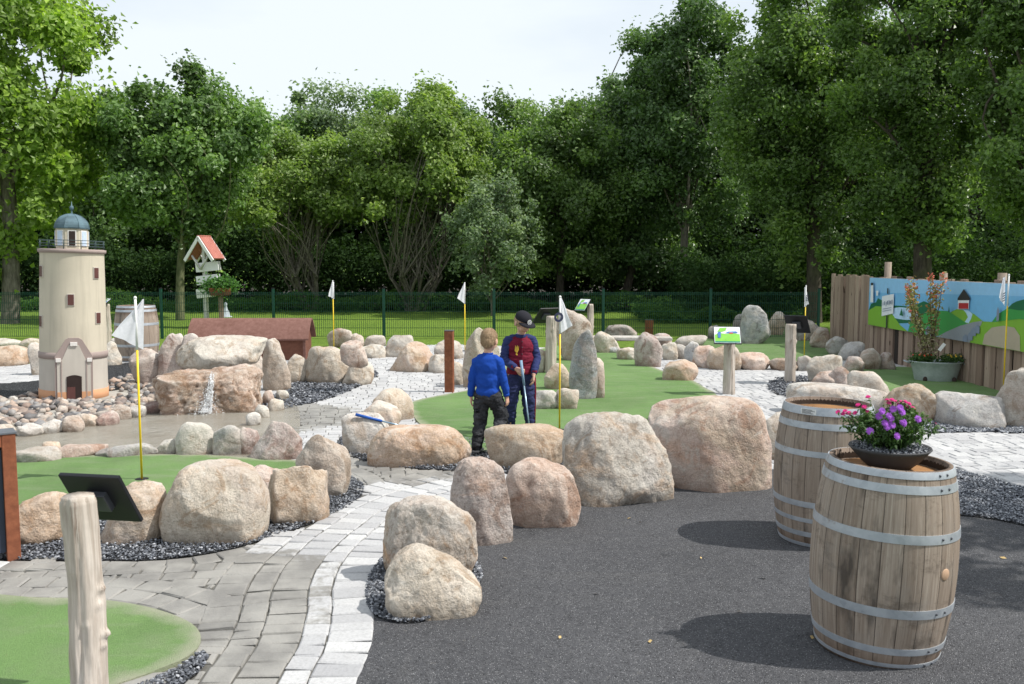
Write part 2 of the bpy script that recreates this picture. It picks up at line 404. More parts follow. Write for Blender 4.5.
# pond water: thin glossy film with ripples
def m_water():
    t = NT('pond_water', .06, .5); v = t.co()
    t.base(t.mix(t.range(t.noise(v, 1.8, 5, .6), .35, .65), (.30, .26, .20), (.40, .375, .32))); t.b.inputs['Alpha'].default_value = .5; t.b.inputs['Specular IOR Level'].default_value = .8
    t.bump(t.math('ADD', t.noise(v, 9, 3), t.math('MULTIPLY', t.noise(v, 30, 3), .4)), .6, .035); t.m.blend_method = 'BLEND' if hasattr(t.m, 'blend_method') else None
    return t.m
sheet('pond_water', Z_POND, .022, m_water(), 'shallow clear pond water')

# ------------------------------------------------------------------ paving stones
PV, PF, PT, PW = [], [], [], []
def wetness(x, y):
    # wet patch by the first green, wet patch between the pond and the flat tan rock
    s, Y = 0, 0
    d = 0.0
    for (px, py, rx, ry) in ((60, 575, 190, 40), (215, 590, 110, 45), (255, 640, 55, 70), (395, 462, 95, 22), (300, 418, 55, 14), (110, 640, 160, 80)):
        gx, gy = G(px, py); sc = F / gy; wx = rx / sc; wy = (G(px, py - ry)[1] - G(px, py + ry)[1]) / 2
        d = max(d, 1.35 - math.hypot((x - gx) / wx, (y - gy) / wy))
    return max(0.0, min(1.0, d * 1.0 + .15))
OCC = np.zeros((1400, 900), bool)      # 2 cm raster of what is already paved
def mark(c, t, n, hl, hw):
    e = hl + hw; i0, i1 = int((c[0] - e + 14) / .02), int((c[0] + e + 14) / .02) + 2; j0, j1 = int((c[1] - e - 2) / .02), int((c[1] + e - 2) / .02) + 2
    i0, j0 = max(i0, 0), max(j0, 0); i1, j1 = min(i1, 1400), min(j1, 900)
    if i1 <= i0 or j1 <= j0: return
    X, Y = np.meshgrid(np.arange(i0, i1) * .02 - 14 - c[0], np.arange(j0, j1) * .02 + 2 - c[1], indexing='ij')
    OCC[i0:i1, j0:j1] |= (np.abs(X * t[0] + Y * t[1]) < hl) & (np.abs(X * n[0] + Y * n[1]) < hw)
def paver(c, t, n, hl, hw, z=.017):
    mark(c, t, n, hl + .004, hw + .004)
    b = len(PV); j = lambda: random.uniform(-.004, .004)
    tl, tw = random.uniform(-.0025, .0025), random.uniform(-.0025, .0025); dz = random.uniform(-.002, .002)
    for k, (ins, zz) in enumerate(((0.0, .003), (.0, z - .006), (.007, z))):
        for sx, sy in ((-1, -1), (1, -1), (1, 1), (-1, 1)):
            x = sx * (hl - ins) + j(); y = sy * (hw - ins) + j()
            PV.append((c[0] + t[0] * x + n[0] * y, c[1] + t[1] * x + n[1] * y, zz + (dz + tl * sx + tw * sy if k else 0)))
    for r in (0, 4):
        for q in range(4):
            q2 = (q + 1) % 4; PF.append((b + r + q, b + r + q2, b + r + 4 + q2, b + r + 4 + q))
    PF.append((b + 8, b + 9, b + 10, b + 11))
    ti = min(1, max(0, random.gauss(.60, .13))); w = wetness(c[0], c[1]) + random.uniform(-.10, .10)
    if w > .4 and random.random() < .012: w = 0
    PT.extend([ti] * 12); PW.extend([w] * 12)
BLOCK = [Z_T1, Z_G1a, Z_T2, Z_G1, Z_G2, Z_G5, Z_G4, Z_G6, Z_G7, Z_G8, Z_G9, Z_T3, Z_T4, Z_T5, Z_T6, Z_POND, Z_PEB, Z_ASPH]
BB = {}
def blocked(x, y, extra=()):
    X = np.array([x]); Y = np.array([y])
    for p in BLOCK[:-1] + list(extra):
        if id(p) not in BB: BB[id(p)] = (p.min(0), p.max(0))
        lo, hi = BB[id(p)]
        if lo[0] <= x <= hi[0] and lo[1] <= y <= hi[1] and inside(p, X, Y)[0]: return True
    return False
RIBS = []
def ribbon(px, cols, cw, side, ln=.15, skip=1.2):
    """courses of setts running along a path edge; side=+1 left of travel, -1 right"""
    C = catmull([G(*p) for p in px], False, 24); seg = np.linalg.norm(np.diff(C, axis=0), axis=1); L = np.concatenate([[0], np.cumsum(seg)])
    T = np.gradient(C, axis=0); T /= np.linalg.norm(T, axis=1)[:, None]; N = np.stack([-T[:, 1], T[:, 0]], 1) * side
    polyg = np.concatenate([C, (C + N * (sum((.22, .13, .20, .14, .19, .14)[z_ % 6] for z_ in range(cols)) if cols > 2 else cols * cw))[::-1]])
    for q in range(cols):
        s = random.uniform(0, ln)
        wd = (.22, .13, .20, .14, .19, .14)[q % 6] if cols > 2 else cw; off = sum(((.22, .13, .20, .14, .19, .14)[z_ % 6] if cols > 2 else cw) for z_ in range(q)) + wd / 2
        while s < L[-1] - ln:
            l = ln * random.uniform(.85, 1.2)
            m = s + l / 2
            c = np.array([np.interp(m, L, C[:, 0]), np.interp(m, L, C[:, 1])]); t = np.array([np.interp(m, L, T[:, 0]), np.interp(m, L, T[:, 1])]); n = np.array([np.interp(m, L, N[:, 0]), np.interp(m, L, N[:, 1])])
            t /= np.linalg.norm(t); n /= np.linalg.norm(n)
            # the course gets shorter or longer on the bend
            k2 = .12; c2 = np.array([np.interp(m + k2, L, N[:, 0]), np.interp(m + k2, L, N[:, 1])]); c1 = np.array([np.interp(m - k2, L, N[:, 0]), np.interp(m - k2, L, N[:, 1])])
            curv = float(np.dot(c2 - c1, t)) / (2 * k2); f = 1 + curv * off
            p = c + n * off
            if f > .3 and not blocked(p[0], p[1], RIBS): paver(p, t, n, max(.03, (l * f - .010) / 2), (wd - .009) / 2)
            s += l
    RIBS.append(polyg)
ribbon([(330, 800), (345, 740), (358, 684), (372, 645), (374, 610), (372, 585), (380, 562), (402, 536), (440, 508), (500, 490), (580, 480)], 5, .17, +1, .125)
ribbon([(-200, 563), (-60, 563), (60, 563), (150, 563), (226, 553), (291, 534), (340, 515), (365, 498), (364, 483), (344, 472), (327, 468)], 1, .165, -1, .15)
ribbon([(-100, 602), (0, 601), (60, 601), (110, 603), (155, 611), (192, 625), (204, 642), (196, 658), (175, 680), (130, 716)], 2, .17, +1, .16)
ribbon([(700, 384), (716, 393), (722, 404), (720, 420)], 2, .17, -1, .15)
cxs, cys, hl_, hw_ = [], [], [], []
ang = R(8); ca, sa = math.cos(ang), math.sin(ang)
v = -6.0; row = 0
while v < 20:
    u = -14 + random.uniform(0, .2)
    while u < 14:
        l = random.choice((.13, .16, .18, .21)); um = u + l / 2
        cxs.append(ca * um - sa * v); cys.append(sa * um + ca * v + 0.0); hl_.append((l - .009) / 2); hw_.append(.063); u += l
    v += .135
cxs = np.array(cxs); cys = np.array(cys)
ok = inside(Z_SITE, cxs, cys) & (cys > 2.2) & (np.abs(cxs) < cys * .68 + .8)
for p in BLOCK + RIBS: ok &= ~inside(p, cxs, cys)
for i in np.nonzero(ok)[0]: paver((cxs[i], cys[i]), (ca, sa), (-sa, ca), hl_[i], hw_[i])
free = ~OCC; gx, gy = np.meshgrid(np.arange(1400) * .02 - 14, np.arange(900) * .02 + 2, indexing='ij')
free &= inside(Z_SITE, gx, gy) & (np.abs(gx) < gy * .68 + .5)
for p in BLOCK:
    lo, hi = p.min(0) - .03, p.max(0) + .03; sl_ = (slice(max(0, int((lo[0] + 14) / .02)), max(0, int((hi[0] + 14) / .02))), slice(max(0, int((lo[1] - 2) / .02)), max(0, int((hi[1] - 2) / .02))))
    if gx[sl_].size: free[sl_] &= ~inside(p, gx[sl_], gy[sl_])
for q in (5, 4, 3, 2):          # cut pieces closing the gaps, largest first
    for i in range(0, 1400 - q):
        js = np.nonzero(free[i, :900 - q] & free[i + q - 1, :900 - q])[0]
        for j in js:
            if free[i:i + q, j:j + q].all():
                q2 = q
                while q2 < 9 and j + q2 < 900 and free[i:i + q, j:j + q2 + 1].all(): q2 += 1
                free[i:i + q, j:j + q2] = False
                paver((gx[i, j] + (q - 1) * .01, gy[i, j] + (q2 - 1) * .01), (1, 0), (0, 1), q * .01 - .003, q2 * .01 - .003, .015)

o = link_mesh('pavement', np_mesh('pavement', PV, PF, 4, False, {'tint': PT, 'wet': PW}), PAVE); o['kind'] = 'structure'; o['label'] = 'light grey stone sett paving'

# ------------------------------------------------------------------ loose stones
def ico(sub):
    bm = bmesh.new(); bmesh.ops.create_icosphere(bm, subdivisions=sub, radius=1)
    V = np.array([v.co[:] for v in bm.verts]); bm.verts.index_update(); Fc = np.array([[v.index for v in f.verts] for f in bm.faces]); bm.free(); return V, Fc
def scatter(name, poly, count, rmin, rmax, sub, mat, z0, flat=.7, tint=None, cap=None, heap=0.0, smooth=False, label=None):
    V, Fc = ico(sub) if sub else (np.array([(1, 0, 0), (-1, 0, 0), (0, 1, 0), (0, -1, 0), (0, 0, 1), (0, 0, -1)], float), np.array([(0, 2, 4), (2, 1, 4), (1, 3, 4), (3, 0, 4), (2, 0, 5), (1, 2, 5), (3, 1, 5), (0, 3, 5)]))
    lo, hi = poly.min(0), poly.max(0); pts = []
    while sum(len(p) for p in pts) < count:
        q = RNG.uniform(lo, hi, (count * 2, 2)); q = q[inside(poly, q[:, 0], q[:, 1])]; q = q[q[:, 1] > 2.5]; pts.append(q)
        if len(pts) > 60: break
    P = np.concatenate(pts)[:count]
    if name == 'cobbles':
        tx, ty = G(74.5, 402); P = P[np.hypot(P[:, 0] - tx - .0, P[:, 1] - ty - .42) > .50]
    n = len(P); r = RNG.uniform(rmin, rmax, n) ** 1.0
    a = RNG.uniform(0, 2 * PI, n); b = RNG.uniform(-.6, .6, n); sc = RNG.uniform(.65, 1.25, (n, 3)) * np.array([1, 1, flat])
    base = V[None] * (1 + RNG.normal(0, .16, (n, len(V), 1))) * sc[:, None]
    cb, sb = np.cos(b)[:, None], np.sin(b)[:, None]; x, y, z = base[..., 0], base[..., 1], base[..., 2]
    y2, z2 = y * cb - z * sb, y * sb + z * cb; c_, s_ = np.cos(a)[:, None], np.sin(a)[:, None]
    x3, y3 = x * c_ - y2 * s_, x * s_ + y2 * c_
    zc = z0 + r * flat * .55 + RNG.uniform(0, heap, n)
    VV = np.stack([x3 * r[:, None] + P[:, 0, None], y3 * r[:, None] + P[:, 1, None], z2 * r[:, None] + zc[:, None]], -1).reshape(-1, 3)
    FF = (Fc[None] + (np.arange(n) * len(V))[:, None, None]).reshape(-1, 3)
    T = np.repeat(RNG.random(n) if tint is None else tint(n), len(V))
    o = link_mesh(name, np_mesh(name, VV, FF, 3, smooth, {'tint': T}), mat); o['kind'] = 'stuff'
    if label: o['label'] = label
    return o
gt = lambda n: .12 + .88 * RNG.random(n) ** .95
scatter('gravel', Z_G1, 17000, .005, .012, 0, GSTONE, .013, .7, gt, heap=.014, label='loose blue-grey gravel round the rock ring')
scatter('gravel', Z_G1a, 2600, .005, .011, 0, GSTONE, .013, .7, gt, heap=.01, label='loose gravel beside the nearest green')
scatter('gravel', Z_G2, 6500, .006, .013, 0, GSTONE, .013, .7, gt, heap=.014, label='loose gravel at the end of the boulder row')
scatter('gravel', Z_G5, 9000, .006, .013, 0, GSTONE, .013, .7, gt, heap=.014, label='loose gravel under the boulders by the centre green')
scatter('gravel', Z_G8, 24000, .006, .013, 0, GSTONE, .013, .7, lambda n: .25 + .75 * RNG.random(n) ** .7, heap=.015, label='loose gravel strip between asphalt and paving')
scatter('gravel', Z_G4, 3500, .010, .022, 0, GSTONE, .013, .7, gt, heap=.015, label='loose gravel beside the waterfall rocks')
scatter('gravel', Z_G7, 3000, .012, .024, 0, GSTONE, .013, .7, lambda n: .3 + .7 * RNG.random(n) ** .7, heap=.015, label='loose gravel in front of the angular grey boulder')
scatter('gravel', Z_G6, 2500, .012, .022, 0, GSTONE, .013, .7, gt, heap=.05, label='small gravel heap around a wooden post')
scatter('cobbles', Z_PEB, 1150, .026, .068, 2, PEBB, .0, .75, None, heap=.03, smooth=True, label='bed of round multicoloured cobbles around the lighthouse')
# ------------------------------------------------------------------ boulders
def m_rock(name, speck=.5, rust=.25):
    t = NT(name, .85, .25); v = t.co(); oi = t.n('ObjectInfo'); c0 = oi.outputs['Color']; rnd = oi.outputs['Random']
    sh = t.n('VectorMath', operation='ADD', i_0=v, i_1=t.n('CombineXYZ', i_0=t.math('MULTIPLY', rnd, 37), i_1=t.math('MULTIPLY', rnd, 91), i_2=t.math('MULTIPLY', rnd, 13)).outputs[0]).outputs[0]
    big = t.noise(sh, 2.2, 5, .6, dist=.6); med = t.noise(sh, 9, 6, .65); fine = t.noise(sh, 70, 4, .75); vein = t.noise(t.map(sh, (1, 1, 1.8), rot=(.5, .3, 0)), 2.2, 6, .65, dist=.7)
    dark = t.mix(1, c0, (.52, .47, .44), 'MULTIPLY'); light = t.mix(.3, c0, (.72, .69, .64)); warm = t.mix(1, c0, (1.12, .80, .56), 'MULTIPLY')
    c = t.mix(t.range(big, .38, .62), t.mix(.35, c0, dark), light)
    c = t.mix(t.range(vein, .52, .68, 0, rust * 1.6), c, warm)
    tone = t.ramp(t.math('FRACT', t.math('MULTIPLY', rnd, 5.7)), [(0, (.52, .33, .20)), (.22, (.42, .42, .43)), (.42, (.66, .62, .56)), (.62, (.56, .37, .30)), (.82, (.33, .27, .22)), (1, (.55, .47, .33))])
    tn = t.noise(sh, 1.5, 5, .65, dist=.9); c = t.mix(t.range(tn, .46, .60, 0, .5), c, tone)
    c = t.mix(t.range(med, .50, .72, 0, .65), c, dark)
    c = t.mix(t.range(fine, .50, .70, 0, speck), c, t.mix(1, c0, (.30, .29, .28), 'MULTIPLY'))
    c = t.mix(t.range(fine, .46, .32, 0, speck * .8), c, (.66, .63, .58))
    crack = t.vor(t.n('VectorMath', operation='ADD', i_0=sh, i_1=t.n('VectorMath', operation='SCALE', i_0=t.noise(sh, 4, 3, out='Color'), i_3=.35).outputs[0]).outputs[0], 3.0, 'DISTANCE_TO_EDGE')
    ck = t.math('MULTIPLY', t.range(crack, .018, .0), t.range(big, .5, .62))
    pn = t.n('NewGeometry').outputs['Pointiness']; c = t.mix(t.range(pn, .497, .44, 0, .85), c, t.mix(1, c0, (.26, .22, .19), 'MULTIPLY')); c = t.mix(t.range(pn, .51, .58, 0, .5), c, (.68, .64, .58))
    pat = t.noise(sh, 3.6, 5, .7, dist=1.2); c = t.mix(t.range(pat, .54, .63, 0, .75), c, t.mix(1, c0, (.58, .48, .40), 'MULTIPLY')); c = t.mix(t.range(pat, .42, .34, 0, .5), c, (.62, .585, .53))
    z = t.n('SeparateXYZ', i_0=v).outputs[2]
    c = t.mix(t.math('MULTIPLY', t.range(t.math('ADD', z, t.math('MULTIPLY', t.math('SUBTRACT', med, .5), .25)), .10, .0), .6), c, t.mix(1, c, (.42, .38, .34), 'MULTIPLY'))  # darker towards the ground: occlusion-like shade put into the colour, along with dirt
    t.base(c); t.rough(t.range(med, .3, .7, .75, .95))
    h = t.math('ADD', t.math('MULTIPLY', med, 1.0), t.math('MULTIPLY', fine, .35)); h = t.math('ADD', h, t.math('MULTIPLY', t.vor(sh, 16), .25))
    t.bump(h, .9, .035); return t.m
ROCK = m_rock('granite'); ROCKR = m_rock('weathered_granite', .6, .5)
COL = dict(beige=(.56, .49, .40), tan=(.56, .44, .325), orange=(.58, .42, .29), pink=(.56, .42, .355), rose=(.40, .29, .265), grey=(.41, .405, .395), pale=(.62, .58, .51), brown=(.40, .31, .245),
           maroon=(.27, .16, .14), white=(.60, .58, .55), rust=(.40, .285, .20), dark=(.17, .16, .155), blue=(.33, .36, .39), greybeige=(.49, .45, .395), mauve=(.44, .37, .345))
ICO = {}
def rock_mesh(seed, w, d, h, K=16, p=9, taper=.0, amp=.07, sub=4, top=0.0, lean=(0, 0), bury=.22, steep=0.0, dome=False, boxy=0.0, rnd=False):
    if rnd: dome = True; K = 30; bury = max(bury, .42)
    if dome: bury = max(bury, .34)
    if sub not in ICO: ICO[sub] = ico(sub)
    V, Fc = ICO[sub]; rg = np.random.default_rng(seed)
    n = rg.normal(size=(K, 3)); n /= np.linalg.norm(n, axis=1)[:, None]
    ax = np.array([(1, 0, 0), (-1, 0, 0), (0, 1, 0), (0, -1, 0), (0, 0, 1), (0, 0, -1.0)]) + rg.normal(0, .05 if boxy else .26, (6, 3)); ax /= np.linalg.norm(ax, axis=1)[:, None]
    if steep: n[:K // 2, 2] *= (1 - steep); n /= np.linalg.norm(n, axis=1)[:, None]
    dd = rg.uniform(.74, 1.02, K)
    if top: n[0] = (rg.normal() * .08, rg.normal() * .08, 1); n[0] /= np.linalg.norm(n[0]); dd[0] = top
    if rnd: dd = rg.uniform(.86, 1.04, K); p = 9
    if boxy: dd = rg.uniform(.95, 1.15, K)
    if not dome: n = np.concatenate([n, ax]); dd = np.concatenate([dd, [boxy] * 6 if boxy else list(rg.uniform(.68, .86, 4)) + [.88, .8]])
    p = p * (1.0 if dome else 1.3)
    q = np.maximum(V @ n.T, 0) / dd
    r = (np.sum(q ** p, axis=1) + .80 ** p) ** (-1 / p)
    X = V * r[:, None]
    if dome: X = X / (np.abs(V) ** (2.15 if rnd else 2.1)).sum(1)[:, None] ** (1 / (2.15 if rnd else 2.1))
    X = (X - X.min(0)) / (X.max(0) - X.min(0)) * 2 - 1
    o1, o2 = rg.uniform(-50, 50, 3), rg.uniform(-50, 50, 3)
    for _ in range(2 if rnd else 5 if dome else 7):
        cn = rg.normal(size=3) + (0, -.35, .25); cn /= np.linalg.norm(cn); ext = (X @ cn).max(); cd = ext * rg.uniform(.80, .94); e_ = np.maximum(X @ cn - cd, 0)
        X = X - (e_ * rg.uniform(.75, 1.0))[:, None] * cn
    disp = np.empty(len(X)); asp = max(w, d, h)
    A = np.array([w, d, h]) / 2
    for i, x in enumerate(X):
        y = x * A
        a = noise.fractal(Vector(y / asp * 3.4 + o1), .72, 2.1, 6)
        b = noise.noise(Vector(y / asp * 1.5 + o2))
        c_ = noise.ridged_multi_fractal(Vector(y / asp * 2.2 + o2), .9, 2.0, 3, 1.0, 2.0) if sub >= 5 else 0
        disp[i] = a * amp * 1.15 + b * amp * 2.0 - (c_ * amp * .12)
    X = X * (1 + disp[:, None])
    X = (X - X.min(0)) / (X.max(0) - X.min(0)) * 2 - 1
    zt = (X[:, 2] + 1) / 2
    if dome: zt = 1 - (1 - np.clip(zt, 0, 1)) ** (1.45 if rnd else 1.2)
    tp = 1 - taper * zt
    X[:, 0] *= tp; X[:, 1] *= tp
    X[:, 0] += lean[0] * zt; X[:, 1] += lean[1] * zt
    H = h / (1 - bury)
    x0, x1 = X[:, 0].min(), X[:, 0].max(); X[:, 0] = ((X[:, 0] - x0) / (x1 - x0) * 2 - 1) * w / 2
    X[:, 1] *= d / 2; X[:, 2] = zt * H - H * bury
    return np_mesh('boulder', X, Fc, 3, True)
NR = [0]
def rock(x0, y0, x1, y1, c, label, dr=.8, z=0.0, front=None, name='boulder', group=None, rz=None, mat=None, seed=None, sub=None, cat='boulder', **kw):
    """pixel box of the boulder in the photo -> a boulder standing on the ground there.  dr: depth / width;  front: pixel row of the true ground contact if hidden"""
    NR[0] += 1; seed = seed if seed is not None else NR[0] * 17 + 3
    fy = front if front is not None else y1
    X, Y = G((x0 + x1) / 2, fy, z); s = SC(Y, .3); w = (x1 - x0) / s; d = w * dr
    Yc = Y + d * .42; s = SC(Yc, .3); w = (x1 - x0) / s; d = w * dr
    xc, zt = AT((x0 + x1) / 2, y0, Yc + d * .06); h = max(.05, zt - z)
    if sub is None: sub = 6 if (x1 - x0) > 85 or (y1 - y0) > 78 else 5 if (x1 - x0) > 44 or (y1 - y0) > 60 else 4 if (x1 - x0) > 16 else 3
    me = rock_mesh(seed, w, d, h, sub=sub, **kw)
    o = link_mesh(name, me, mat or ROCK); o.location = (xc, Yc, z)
    o.rotation_euler = (0, 0, -math.atan2(xc, Yc) * .9)
    cc = COL[c] if isinstance(c, str) else c; k = 1 + .07 * math.sin(seed * 1.7)
    o.color = (cc[0] * k, cc[1] * k, cc[2] * k, 1)
    return tag(o, label, cat, group)
rg_ = 'boulders around the mini golf course'
def rk(*a, **k): k.setdefault('group', rg_); return rock(*a, **k)
# ring round the left green, near side
rk(4, 491, 68, 547, 'orange', 'low orange-brown boulder between the rust coloured sign post and the peeled log post', dr=.75, K=12)
rk(98, 481, 168, 547, 'tan', 'tan boulder under the black tilted info panel of the peeled log post', dr=.7, lean=(.15, 0), taper=.2)
rk(163, 461, 269, 547, 'beige', 'big rounded beige boulder, largest of the ring round the left green', dr=.8, p=9, amp=.05, seed=171, rnd=True)
rk(244, 464, 286, 512, 'pink', 'small pinkish boulder wedged behind the big rounded beige boulder', dr=.8, front=506)
rk(267, 463, 329, 526, 'tan', 'tan boulder with a pale patch, second from the paving end of the left ring', dr=.75, p=14, K=12, seed=33)
rk(296, 433, 351, 499, 'greybeige', 'tall grey-beige boulder closing the right end of the ring round the left green', dr=.75, p=12, taper=.2, seed=44)
# ring round the left green, pond side
rk(250, 421, 302, 462, 'rose', 'dark reddish faceted boulder between the pond and the left green', dr=.7, p=22, K=9, seed=55)
rk(238, 426, 260, 456, 'rose', 'small pink upright stone leaning on the dark reddish faceted boulder', dr=.7, p=14)
rk(213, 424, 249, 457, 'grey', 'grey and white mottled stone between the pale dome boulder and a pink stone', dr=.6, mat=ROCKR)
rk(176, 421, 217, 457, 'pale', 'pale cream dome boulder at the pond edge facing the waterfall', dr=.7, p=9, taper=.2, dome=True)
rk(156, 438, 180, 456, 'greybeige', 'small grey stone left of the pale cream dome boulder', dr=.8)
rk(98, 443, 158, 459, 'grey', 'long low grey stone behind the nearest flag pole', dr=.4, p=14)
rk(61, 444, 107, 459, 'pink', 'flat salmon pink stone at the pond edge', dr=.5, top=.6)
rk(42, 441, 61, 459, 'orange', 'small orange stone at the pond edge beside the flat salmon stone', dr=.6)
rk(12, 448, 60, 465, 'white', 'grey-white flat stone at the far left pond edge', dr=.6, top=.6)
# row of mid-sized stones along the cobble bed
eg = 'stones edging the cobble bed'
for a in ((-16, 424, 16, 439, 'pale', 'pale sandy stone edging the cobbles beside the rust coloured sign post'), (15, 423, 43, 438, 'white', 'long whitish stone edging the cobble bed'), (41, 419, 64, 435, 'white', 'white stone edging the cobbles left of a brown one'), (62, 415, 84, 434, 'brown', 'brown stone edging the cobbles right below the lighthouse'),
          (81, 413, 100, 428, 'orange', 'orange-red stone edging the cobble bed'), (97, 411, 119, 427, 'maroon', 'maroon stone edging the cobble bed'), (112, 404, 131, 421, 'brown', 'upright brown stone edging the cobbles left of the flag pole'),
          (129, 405, 146, 419, 'grey', 'grey stone edging the cobbles just right of the maroon and brown pair'), (144, 401, 163, 415, 'maroon', 'reddish stone where the cobbles meet the waterfall block')):
    rock(*a, group=eg, dr=.8, name='edge_stone', cat='stone', sub=4)
# waterfall
rk(157, 366, 263, 415, 'rust', 'wide rust brown wet block that the waterfall runs down', dr=.62, p=12, K=8, mat=ROCKR, bury=.16, seed=95, boxy=.80, amp=.13)
rk(177, 336, 267, 370, 'pale', 'long cream slab lying on top of the rust brown waterfall block', dr=.55, z=.40, front=371, p=12, K=6, top=.8, bury=.05, seed=92)
rk(196, 352, 268, 392, 'brown', 'brown filler boulder in the gap between the cream slab and the wet block', dr=.5, front=380, rnd=True)
rk(262, 338, 290, 392, 'greybeige', 'upright grey-beige stone right of the cream waterfall slab', dr=.7, steep=.6, lean=(-.2, 0), front=392)
rk(284, 354, 307, 384, 'beige', 'beige stone squeezed between the upright stone and the pale boulder by the gravel', dr=.8)
rk(130, 348, 169, 388, 'mauve', 'low mauve-grey boulder left of the waterfall beside the barrel', dr=.7)
rk(156, 333, 186, 392, 'rose', 'tall pink-grey boulder left of the cream waterfall slab', dr=.7, front=388, steep=.3)
rk(181, 333, 199, 350, 'mauve', 'small rounded mauve stone perched behind the cream waterfall slab', dr=.8, z=.3, front=368)
for a in ((262, 390, 275, 406, 'pink', 'pink cobble at the top of the little stone row right of the waterfall'), (268, 398, 284, 412, 'pale', 'pale cobble on the outer side of the stone row by the waterfall'), (255, 404, 270, 419, 'pale', 'cream cobble in the stone row below the waterfall block'),
          (246, 412, 261, 427, 'white', 'whitish cobble in the stone row next to the dark reddish boulder'), (276, 390, 289, 401, 'beige', 'beige cobble ending the stone row at the gravel')):
    rock(*a, group='cobbles in the short row right of the waterfall', dr=.8, name='edge_stone', cat='stone')
# back, along the paved path
rk(304, 346, 354, 385, 'beige', 'large pale beige boulder between dark gravel and the brown wooden box', dr=.7, p=9, taper=.2, dome=True)
rk(342, 359, 374, 386, 'beige', 'blocky beige boulder under the pinkish layered one', dr=.7, p=14)
rk(340, 340, 368, 363, 'pink', 'pinkish layered boulder on top of the blocky beige one', dr=.6, z=.36, front=368, bury=.05)
rk(327, 328, 353, 349, 'brown', 'brown boulder on the grass behind the second flag pole', dr=.7, z=0)
rk(349, 333, 364, 349, 'beige', 'small beige boulder touching the brown one on the grass', dr=.7)
rk(364, 335, 386, 347, 'pale', 'low pale boulder behind the far end of the paved path', dr=.6)
rk(362, 344, 386, 359, 'pale', 'low cream boulder at the far end of the paved path', dr=.7)
rk(383, 335, 416, 358, 'greybeige', 'grey-beige boulder behind the big tan one at the path bend', dr=.7)
rk(388, 342, 437, 373, 'tan', 'big tan boulder at the bend of the paved path', dr=.7, dome=True)
rk(428, 354, 452, 374, 'pale', 'pale boulder left of the short rust brown post', dr=.7)
rk(434, 339, 464, 360, 'greybeige', 'greyish boulder behind the short rust brown post', dr=.7)
rk(447, 361, 466, 386, 'beige', 'beige boulder tucked right of the short rust brown post', dr=.7)
rk(462, 327, 500, 389, 'beige', 'tall beige boulder standing behind the boy in the blue jumper', dr=.6, steep=.5, p=10)
# centre group by the wet paving
rk(361, 401, 402, 440, 'pale', 'pale boulder between the white-grey one with the blue putter and the warm brown one', dr=.7, front=436)
rk(342, 412, 394, 455, 'white', 'white-grey boulder at the paving corner with the blue putter lying on top', dr=.75, p=10, seed=64, rnd=True)
rk(372, 388, 414, 424, 'tan', 'warm brown boulder at the tip of the central green', dr=.7, front=422, dome=True)
rk(368, 425, 472, 468, 'orange', 'long low orange-tan boulder left of the walking boy', dr=.5, p=12, lean=(-.1, 0), seed=63, rnd=True)
rk(484, 424, 566, 470, 'tan', 'tan boulder right of the boy in the blue jumper, in front of the putting boy', dr=.6, seed=66, rnd=True)
rk(558, 428, 600, 464, 'pale', 'pale boulder half hidden left of the big brown-beige one', dr=.6)
rk(561, 412, 675, 508, 'greybeige', 'big peaked brown-beige boulder at the edge of the asphalt', dr=.6, p=16, K=13, taper=.22, seed=67, mat=ROCKR, dome=True)
rk(648, 396, 770, 492, 'pink', 'huge pink domed boulder beside the rear barrel', dr=.65, amp=.05, seed=68, rnd=True, bury=.26)
rk(651, 402, 680, 424, 'grey', 'small grey stone behind the huge pink domed boulder', dr=.8, z=0, front=424)
rk(449, 457, 513, 546, 'mauve', 'tall mauve-grey rough boulder in front of the walking boy', dr=.75, p=9, mat=ROCKR, seed=169, rnd=True)
rk(503, 458, 581, 529, 'pink', 'smooth pink boulder between the mauve rough one and the peaked one', dr=.7, p=9, seed=170, rnd=True)
rk(382, 496, 478, 590, 'tan', 'brown mottled boulder behind the front pointed one at the row end', dr=.75, p=11, mat=ROCKR, front=588, seed=72, rnd=True)
rk(385, 545, 482, 621, 'beige', 'front pointed beige boulder, nearest of the row along the asphalt', dr=.7, p=14, K=11, taper=.12, seed=79, dome=True)
# central green, middle
rk(569, 329, 598, 401, 'blue', 'tall grey standing stone on the central green', dr=.5, steep=.8, K=14, p=14, mat=ROCKR, amp=.05, bury=.1, seed=80)
rk(590, 357, 605, 400, 'pink', 'narrow pink standing stone right behind the grey standing stone', dr=.8, steep=.6, bury=.1)
rk(544, 363, 572, 393, 'tan', 'tan boulder between the yellow flag pole and the grey standing stone', dr=.7, front=391)
rk(530, 389, 557, 411, 'greybeige', 'low grey-beige boulder beside the putting boy\'s leg', dr=.8)
rk(554, 387, 579, 411, 'beige', 'rounded beige boulder at the foot of the grey standing stone', dr=.8)
rk(529, 349, 548, 374, 'beige', 'beige boulder behind the jacket sleeve of the putting boy', dr=.7)
rk(555, 308, 594, 362, 'brown', 'tall brown boulder in front of the blue and green info board', dr=.6, steep=.5, bury=.1, seed=81)
rk(592, 331, 621, 354, 'pale', 'sloping pale rock right behind the tall grey standing stone', dr=.6, lean=(-.4, 0))
rk(603, 324, 637, 341, 'dark', 'dark grey rounded boulder on the lawn behind the stone bench', dr=.7)
rk(606, 346, 620, 354, 'blue', 'small blue-grey stone in front of the stone bench', dr=.8)
rk(616, 347, 637, 361, 'pale', 'low whitish stone under the front of the stone bench', dr=.8)
rk(634, 332, 663, 368, 'rose', 'tall rose coloured egg shaped boulder on the edge of the far green', dr=.65, p=7, lean=(-.1, 0))
